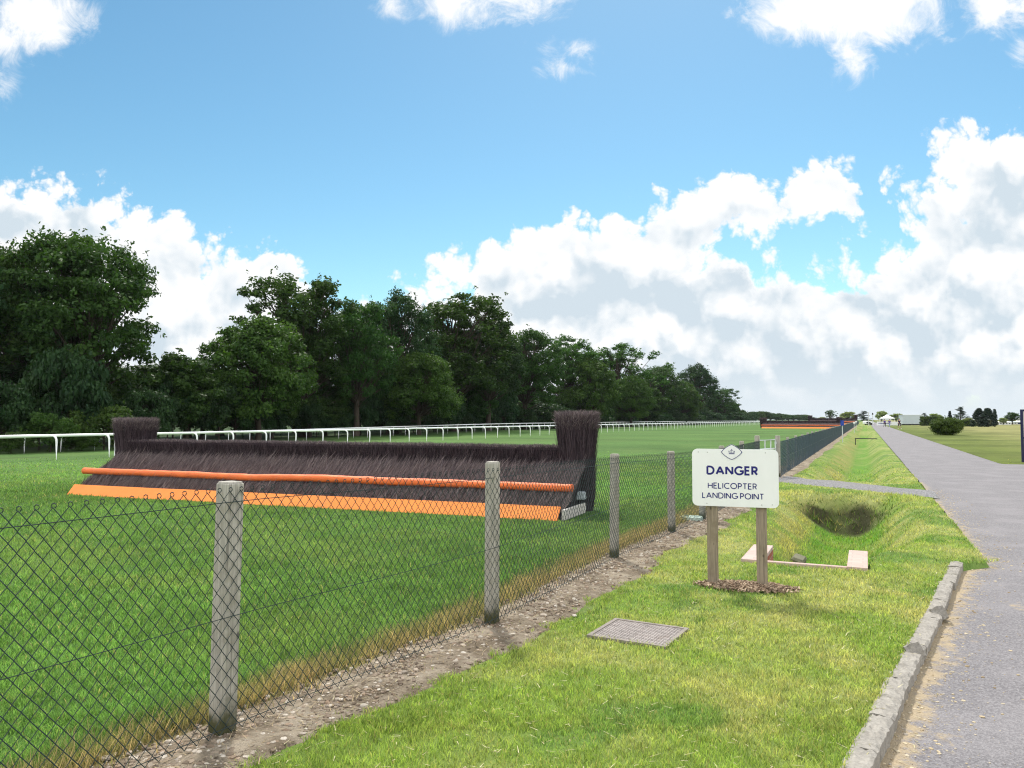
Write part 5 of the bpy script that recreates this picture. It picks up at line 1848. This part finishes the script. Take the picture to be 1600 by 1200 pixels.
# tent
p = at(1386, 651, 205)
tn = thing('marquee_tent', 'small white peaked tent where the path ends', 'tent', (p.x, 205, 0))
hw_ = 1.35
mb = MB()
apx = (0, 0, p.z + 0.55)
nseg = 8
rings = []
for k in range(nseg + 1):
    f_ = k / nseg
    r_ = hw_ * (1 - f_) ** 1.0 + 0.03
    z_ = 1.95 + (apx[2] - 1.95) * (f_ ** 1.35)
    rings.append([(r_ * sx_, r_ * sy_, z_) for sx_, sy_ in ((1, 1), (-1, 1), (-1, -1), (1, -1))])
v_ = np.array(rings).reshape(-1, 3)
f_ = [(k * 4 + j, k * 4 + (j + 1) % 4, k * 4 + 4 + (j + 1) % 4, k * 4 + 4 + j) for k in range(nseg) for j in range(4)]
mb.add(v_, f_)
for sx_, sy_, lx_, ly_ in ((0, 1, 2 * hw_, .02), (0, -1, 2 * hw_, .02), (1, 0, .02, 2 * hw_), (-1, 0, .02, 2 * hw_)):
    mb.box((sx_ * (hw_ + .02), sy_ * (hw_ + .02), 1.82), (lx_, ly_, 0.3))
mb.build('canopy', mat_tent, tn)
for sx_ in (-1, 1):
    for sy_ in (-1, 1):
        mb = MB(); mb.tube([(sx_ * hw_ * .97, sy_ * hw_ * .97, -0.05), (sx_ * hw_ * .97, sy_ * hw_ * .97, 1.9)], 0.035, 6); mb.build('leg', mat_white, tn)
# banner barrier with dark writing band
p0, p1 = at(1370, 659, 200), at(1408, 659, 200)
L = p1.x - p0.x
bnr = thing('banner_barrier', 'low white banner across the path end with a dark blue printed band', 'banner', ((p0.x + p1.x) / 2, 200, 0))
mb = MB(); mb.box((0, 0, 0.5), (L, 0.04, 0.95)); mb.build('panel', mat_white, bnr)
mb = MB()
for i in range(9):
    mb.box((-L / 2 + 0.55 + i * 0.30, -0.0235, 0.55), (0.21, 0.004, 0.34 if i % 3 else 0.24))
mb.build('printed_band', mat_navy, bnr)
for k in range(6):
    mb = MB(); mb.tube([(-L / 2 + 0.1 + k * (L - .2) / 5, 0.05, -0.05), (-L / 2 + 0.1 + k * (L - .2) / 5, 0.05, 1.02)], 0.03, 6); mb.build('post', mat_white, bnr)


def side_profile(mb, prof, wd, mi=0):
    o = np.array(prof, float)
    mb.prism(o, -wd / 2, wd / 2, mi, place=lambda v: np.stack([v[:, 0], v[:, 2], v[:, 1]], 1))


def van(px, d, label, L=4.6, H=1.9):
    x = (px - 800) / F * d
    t_ = thing('parked_van', label, 'van', (x, d, 0), 0.05)
    mb = MB()
    side_profile(mb, [(-L / 2, 0.3), (L / 2, 0.3), (L / 2 + .02, 0.75), (L / 2 - 0.15, 0.95), (L / 2 - 0.85, 1.08), (L / 2 - 1.5, H - 0.05), (-L / 2 + 0.3, H), (-L / 2 + 0.03, H - 0.2)], 1.75)
    bevel(mb.build('body', mat_white, t_), 0.05, 2)
    mb = MB()
    mb.box((L / 2 - 1.75, -0.885, H - 0.48), (0.9, 0.02, 0.42)); mb.box((-0.4, -0.885, H - 0.48), (1.2, 0.02, 0.42))
    mb.build('window', mat_glass, t_)
    for sx_ in (-1, 1):
        for sy_ in (-1, 1):
            mb = MB(); mb.tube([(sx_ * (L / 2 - .85), sy_ * .80 - .1, .32), (sx_ * (L / 2 - .85), sy_ * .80 + .1, .32)], 0.32, 14)
            mb.build('wheel', mat_blackr, t_)
    return t_


van(1356, 215, 'white van parked at the far end of the ditch, left of the tent', 2.2 * 1.0 + 0.2, 1.15)
van(1600, 250, 'white van parked far off beside the low white buildings', 4.6, 1.9)
# low white buildings by the lawn
for (px0, px1, top, d, lab) in ((1555, 1573, 662, 232, 'long low white building right of the conifers'), (1573, 1592, 659.5, 245, 'pale grey-green roofed low building left of the notice frame')):
    a_, c_ = at(px0, top, d), at(px1, top, d)
    L = c_.x - a_.x
    H_ = max(a_.z, 0.9)
    t_ = thing('low_building', lab, 'building', ((a_.x + c_.x) / 2, d, 0))
    mb = MB(); mb.box((0, 0, H_ * 0.38), (L, 4, H_ * 0.76)); mb.build('wall', mat_white, t_)
    mb = MB(); side_profile(mb, [(-2.3, H_ * .76), (2.3, H_ * .76), (0, H_ * 1.05)], L + .3)
    o = mb.build('roof', mat_cabin if px0 > 1560 else mat_white, t_, rz=math.pi / 2)
    for k in range(4):
        mb = MB(); mb.box((-L / 2 + (k + .5) * L / 4, -2.012, H_ * 0.42), (L / 9, .03, H_ * .3)); mb.build('window', mat_glass, t_)

# lamp posts and a blue notice on a pole
mat_pole = plain('grey_pole', (0.55, 0.57, 0.58), 0.5)
mat_blue = plain('blue_plate', (0.02, 0.06, 0.36), 0.45, 0.08, 4)
for (px, top, d, lab) in ((1357, 646.5, 190, 'slim grey lamp post nearer the cedar'), (1363.5, 647.5, 190, 'slim lamp post with dark head nearer the tent')):
    p = at(px, top, d)
    t_ = thing('lamp_post', lab, 'lamp post', (p.x, d, 0))
    mb = MB(); mb.tube([(0, 0, -0.1), (0, 0, p.z)], [0.09, 0.06], 7); mb.build('pole', mat_pole, t_)
    mb = MB(); mb.box((0, 0, p.z + 0.15), (0.26, 0.26, 0.45), taper=0.7)
    mb.build('lamp_head', mat_blackr if px > 1360 else mat_pole, t_)
p = at(1316, 660, 55)
bs_t = thing('blue_notice', 'blue box notice on a grey pole in front of the far wire fence', 'sign', (p.x, 55, 0))
mb = MB(); mb.tube([(0, 0, -0.1), (0, 0, 1.18)], 0.03, 8); mb.build('pole', mat_pole, bs_t)
mb = MB(); mb.box((0, 0, 1.32), (0.21, 0.12, 0.34)); bevel(mb.build('box', mat_blue, bs_t), 0.015)
mb = MB(); mb.box((0, 0, 1.505), (0.25, 0.16, 0.03)); mb.build('lid', mat_blue, bs_t)
for (px, py, d, lab) in ((1334.5, 660.5, 95, 'small white notice on a post by the far wire fence'), (1337.5, 659, 118, 'second smaller white notice on a post by the far wire fence')):
    p = at(px, py, d)
    t_ = thing('white_notice', lab, 'sign', (p.x, d, 0))
    mb = MB(); mb.tube([(0, 0, -0.1), (0, 0, p.z)], 0.03, 6); mb.build('pole', mat_pole, t_)
    mb = MB(); mb.box((0, -0.045, p.z), (0.26, 0.03, 0.22)); bevel(mb.build('plate', mat_white, t_), 0.01)

# dark pipe barrier over the ditch
p0, p1 = at(1336, 685.5, 62), at(1359, 687, 62)
pb = thing('pipe_barrier', 'dark pipe bar spanning the second ditch on a short leg', 'barrier', (p0.x, 62, 0))
mat_dpipe = plain('dark_pipe', (0.025, 0.025, 0.025), 0.5)
zb_ = p0.z + 0.02
mb = MB(); mb.tube([(0, 0, zb_), (p1.x - p0.x + 0.6, 0, zb_ - 0.03)], 0.035, 8); mb.build('bar', mat_dpipe, pb)
for q in (0.03,):
    zg = float(zfun(p0.x + q, 62, False))
    mb = MB(); mb.tube([(q, 0, zg - 0.1), (q, 0, zb_)], 0.03, 8); mb.build('leg', mat_dpipe, pb)

# dark framed notice at the picture edge
p = G(1598.5, 722)
nf = thing('notice_frame', 'dark blue framed notice board on posts at the lawn corner, cut by the picture edge', 'notice board', (p.x, p.y, 0), -0.12)
mat_dblue = plain('dark_blue_paint', (0.012, 0.014, 0.055), 0.4, 0.1, 4)
for x_ in (0.0, 1.5):
    mb = MB(); mb.box((x_, 0, 0.92), (0.075, 0.075, 2.1)); bevel(mb.build('post', mat_dblue, nf), 0.008)
mb = MB(); mb.box((0.75, 0, 1.935), (1.42, 0.07, 0.07)); mb.box((0.75, 0, 0.90), (1.42, 0.07, 0.07)); mb.build('frame', mat_dblue, nf)
mb = MB(); mb.box((0.75, 0, 1.42), (1.42, 0.03, 0.96)); mb.build('panel', plain('cream_panel', (0.55, 0.50, 0.40), 0.6), nf)
mb = MB(); mb.box((-0.085, 0, 1.45), (0.10, 0.03, 0.06)); mb.build('bracket', mat_dblue, nf)


# ------------------------------------------------------------------ people far down the path
def skin_mesh(name, verts, edges, radii, mat, sub=1):
    me = bpy.data.meshes.new(name)
    me.from_pydata(verts, edges, [])
    ob = bpy.data.objects.new(name, me)
    COL.objects.link(ob)
    md = ob.modifiers.new('skin', 'SKIN'); md.use_smooth_shade = True
    for i, r in enumerate(radii):
        sv_ = me.skin_vertices[0].data[i]
        sv_.radius = (r, r) if not isinstance(r, tuple) else r
        sv_.use_root = (i == 0)
    ss_ = ob.modifiers.new('sub', 'SUBSURF'); ss_.levels = sub; ss_.render_levels = sub
    dg = bpy.context.evaluated_depsgraph_get()
    out = bpy.data.meshes.new_from_object(ob.evaluated_get(dg))
    out.name = name
    bpy.data.objects.remove(ob, do_unlink=True)
    out.materials.clear(); out.materials.append(mat)
    o = bpy.data.objects.new(name, out)
    COL.objects.link(o)
    return o


def person(x, y, H, label, top_m, low_m, hair_m, shorts, stride, face_dir):
    k = H / 1.75
    t_ = thing('person', label, 'person', (x, y, float(road_z(y))), face_dir)
    skin = plain('skin', (0.50, 0.31, 0.23), 0.6, 0.05, 4)
    s = stride
    J = {'pel': (0, 0, .95), 'wst': (0, 0, 1.10), 'ch': (0, .01, 1.32), 'nk': (0, .0, 1.47), 'hd0': (0, -.01, 1.54), 'hd': (0, -.02, 1.64), 'hd2': (0, -.01, 1.72), 'ns': (0, -.115, 1.62)}
    order = ['pel', 'wst', 'ch', 'nk', 'hd0', 'hd', 'hd2', 'ns']
    rads = {'pel': (.15, .11), 'wst': (.135, .10), 'ch': (.165, .115), 'nk': .055, 'hd0': .07, 'hd': (.082, .095), 'hd2': .06, 'ns': .014}
    E = [('pel', 'wst'), ('wst', 'ch'), ('ch', 'nk'), ('nk', 'hd0'), ('hd0', 'hd'), ('hd', 'hd2'), ('hd', 'ns')]

    def add(nm_, co, r, prev):
        J[nm_] = co; rads[nm_] = r; order.append(nm_); E.append((prev, nm_))
    for sd, sg_ in (('l', -1), ('r', 1)):
        f_ = s * sg_
        add('hp' + sd, (sg_ * .095, 0, .90), .085, 'pel'); add('kn' + sd, (sg_ * .10, -.16 * f_ - .03, .50), .055, 'hp' + sd)
        add('an' + sd, (sg_ * .10, -.22 * f_ + .05, .09), .036, 'kn' + sd); add('to' + sd, (sg_ * .115, -.22 * f_ - .12, .035), .032, 'an' + sd)
        add('sh' + sd, (sg_ * .19, .01, 1.41), .058, 'ch'); add('el' + sd, (sg_ * .25, .05 + .10 * f_, 1.13), .042, 'sh' + sd)
        add('wr' + sd, (sg_ * .26, -.06 + .16 * f_, .90), .028, 'el' + sd); add('pm' + sd, (sg_ * .26, -.08 + .18 * f_, .83), .033, 'wr' + sd)
        for q in range(4):
            add('f%d%s' % (q, sd), (sg_ * .255, -.125 + .18 * f_ + q * .024, .745 + .008 * abs(q - 1.5)), .009, 'pm' + sd)
        add('th' + sd, (sg_ * .235, -.135 + .18 * f_, .80), .010, 'pm' + sd)
    ix = {n_: i for i, n_ in enumerate(order)}

    def sub(names, grow, mat_, nm_):
        nn = [n_ for n_ in order if n_ in names]
        li = {n_: i for i, n_ in enumerate(nn)}
        rr_ = [tuple(q * grow * k for q in rads[n_]) if isinstance(rads[n_], tuple) else rads[n_] * grow * k for n_ in nn]
        o = skin_mesh(nm_, [tuple(c * k for c in J[n_]) for n_ in nn], [(li[a], li[b_]) for a, b_ in E if a in li and b_ in li], rr_, mat_)
        o.parent = t_
        return o
    sub(order, 1.0, skin, 'body')
    sub(['pel', 'wst', 'ch', 'shl', 'shr', 'ell', 'elr'], 1.16, top_m, 'top')
    sub(['pel', 'hpl', 'hpr', 'knl', 'knr'] + ([] if shorts else ['anl', 'anr']), 1.22, low_m, 'shorts' if shorts else 'trousers')
    mb = MB(); v_ = ICO_V * np.array([.098, .112, .10]) * k + np.array([0, .012, 1.685]) * k
    mb.add(v_, ICO_F); o = mb.build('hair', hair_m, t_, smooth=True)
    for sg_ in (-1, 1):
        mb = MB(); mb.add(ICO_V * np.array([.05, .13, .045]) * k + np.array([sg_ * .11, -.22 * s * sg_ - .05, .045]) * k, ICO_F); mb.build('shoe', mat_white, t_, smooth=True)
    return t_


mat_nav = plain('navy_cloth', (0.012, 0.014, 0.06), 0.9); mat_purple = plain('violet_blue_cloth', (0.05, 0.035, 0.30), 0.9)
mat_blk = plain('black_cloth', (0.015, 0.014, 0.02), 0.9); mat_hair = plain('brown_hair', (0.05, 0.03, 0.02), 0.8); mat_pale = plain('pale_blue_cloth', (0.30, 0.36, 0.55), 0.9)
p = G(1405.5, 670.2); person(p.x, p.y, 1.75, 'person in navy top and dark shorts walking alone at the right edge of the path', mat_nav, mat_blk, mat_hair, True, 1.0, 0.2)
p = G(1382.5, 667.6); person(p.x, p.y, 1.66, 'person in violet top and black trousers, first of the pair walking on the path', mat_purple, mat_blk, mat_hair, False, 0.8, 0.1)
p = G(1390, 667.6); person(p.x, p.y, 1.64, 'person in violet-blue top and pale trousers, second of the pair on the path', mat_purple, mat_pale, mat_hair, False, -0.8, 0.0)

# ------------------------------------------------------------------ thin summer haze
mh = bpy.data.materials.new('thin_haze')
mh.use_nodes = True
mh.node_tree.nodes.clear()
pv = mh.node_tree.nodes.new('ShaderNodeVolumePrincipled')
pv.inputs['Color'].default_value = (0.86, 0.92, 1.0, 1)
pv.inputs['Density'].default_value = 0.00006
mo = mh.node_tree.nodes.new('ShaderNodeOutputMaterial')
mh.node_tree.links.new(pv.outputs[0], mo.inputs['Volume'])
mb = MB()
mb.box((150, 1150, 10.5), (4200, 3200, 24.0))
hz = mb.build('haze', mh)
tag(hz, kind='stuff')
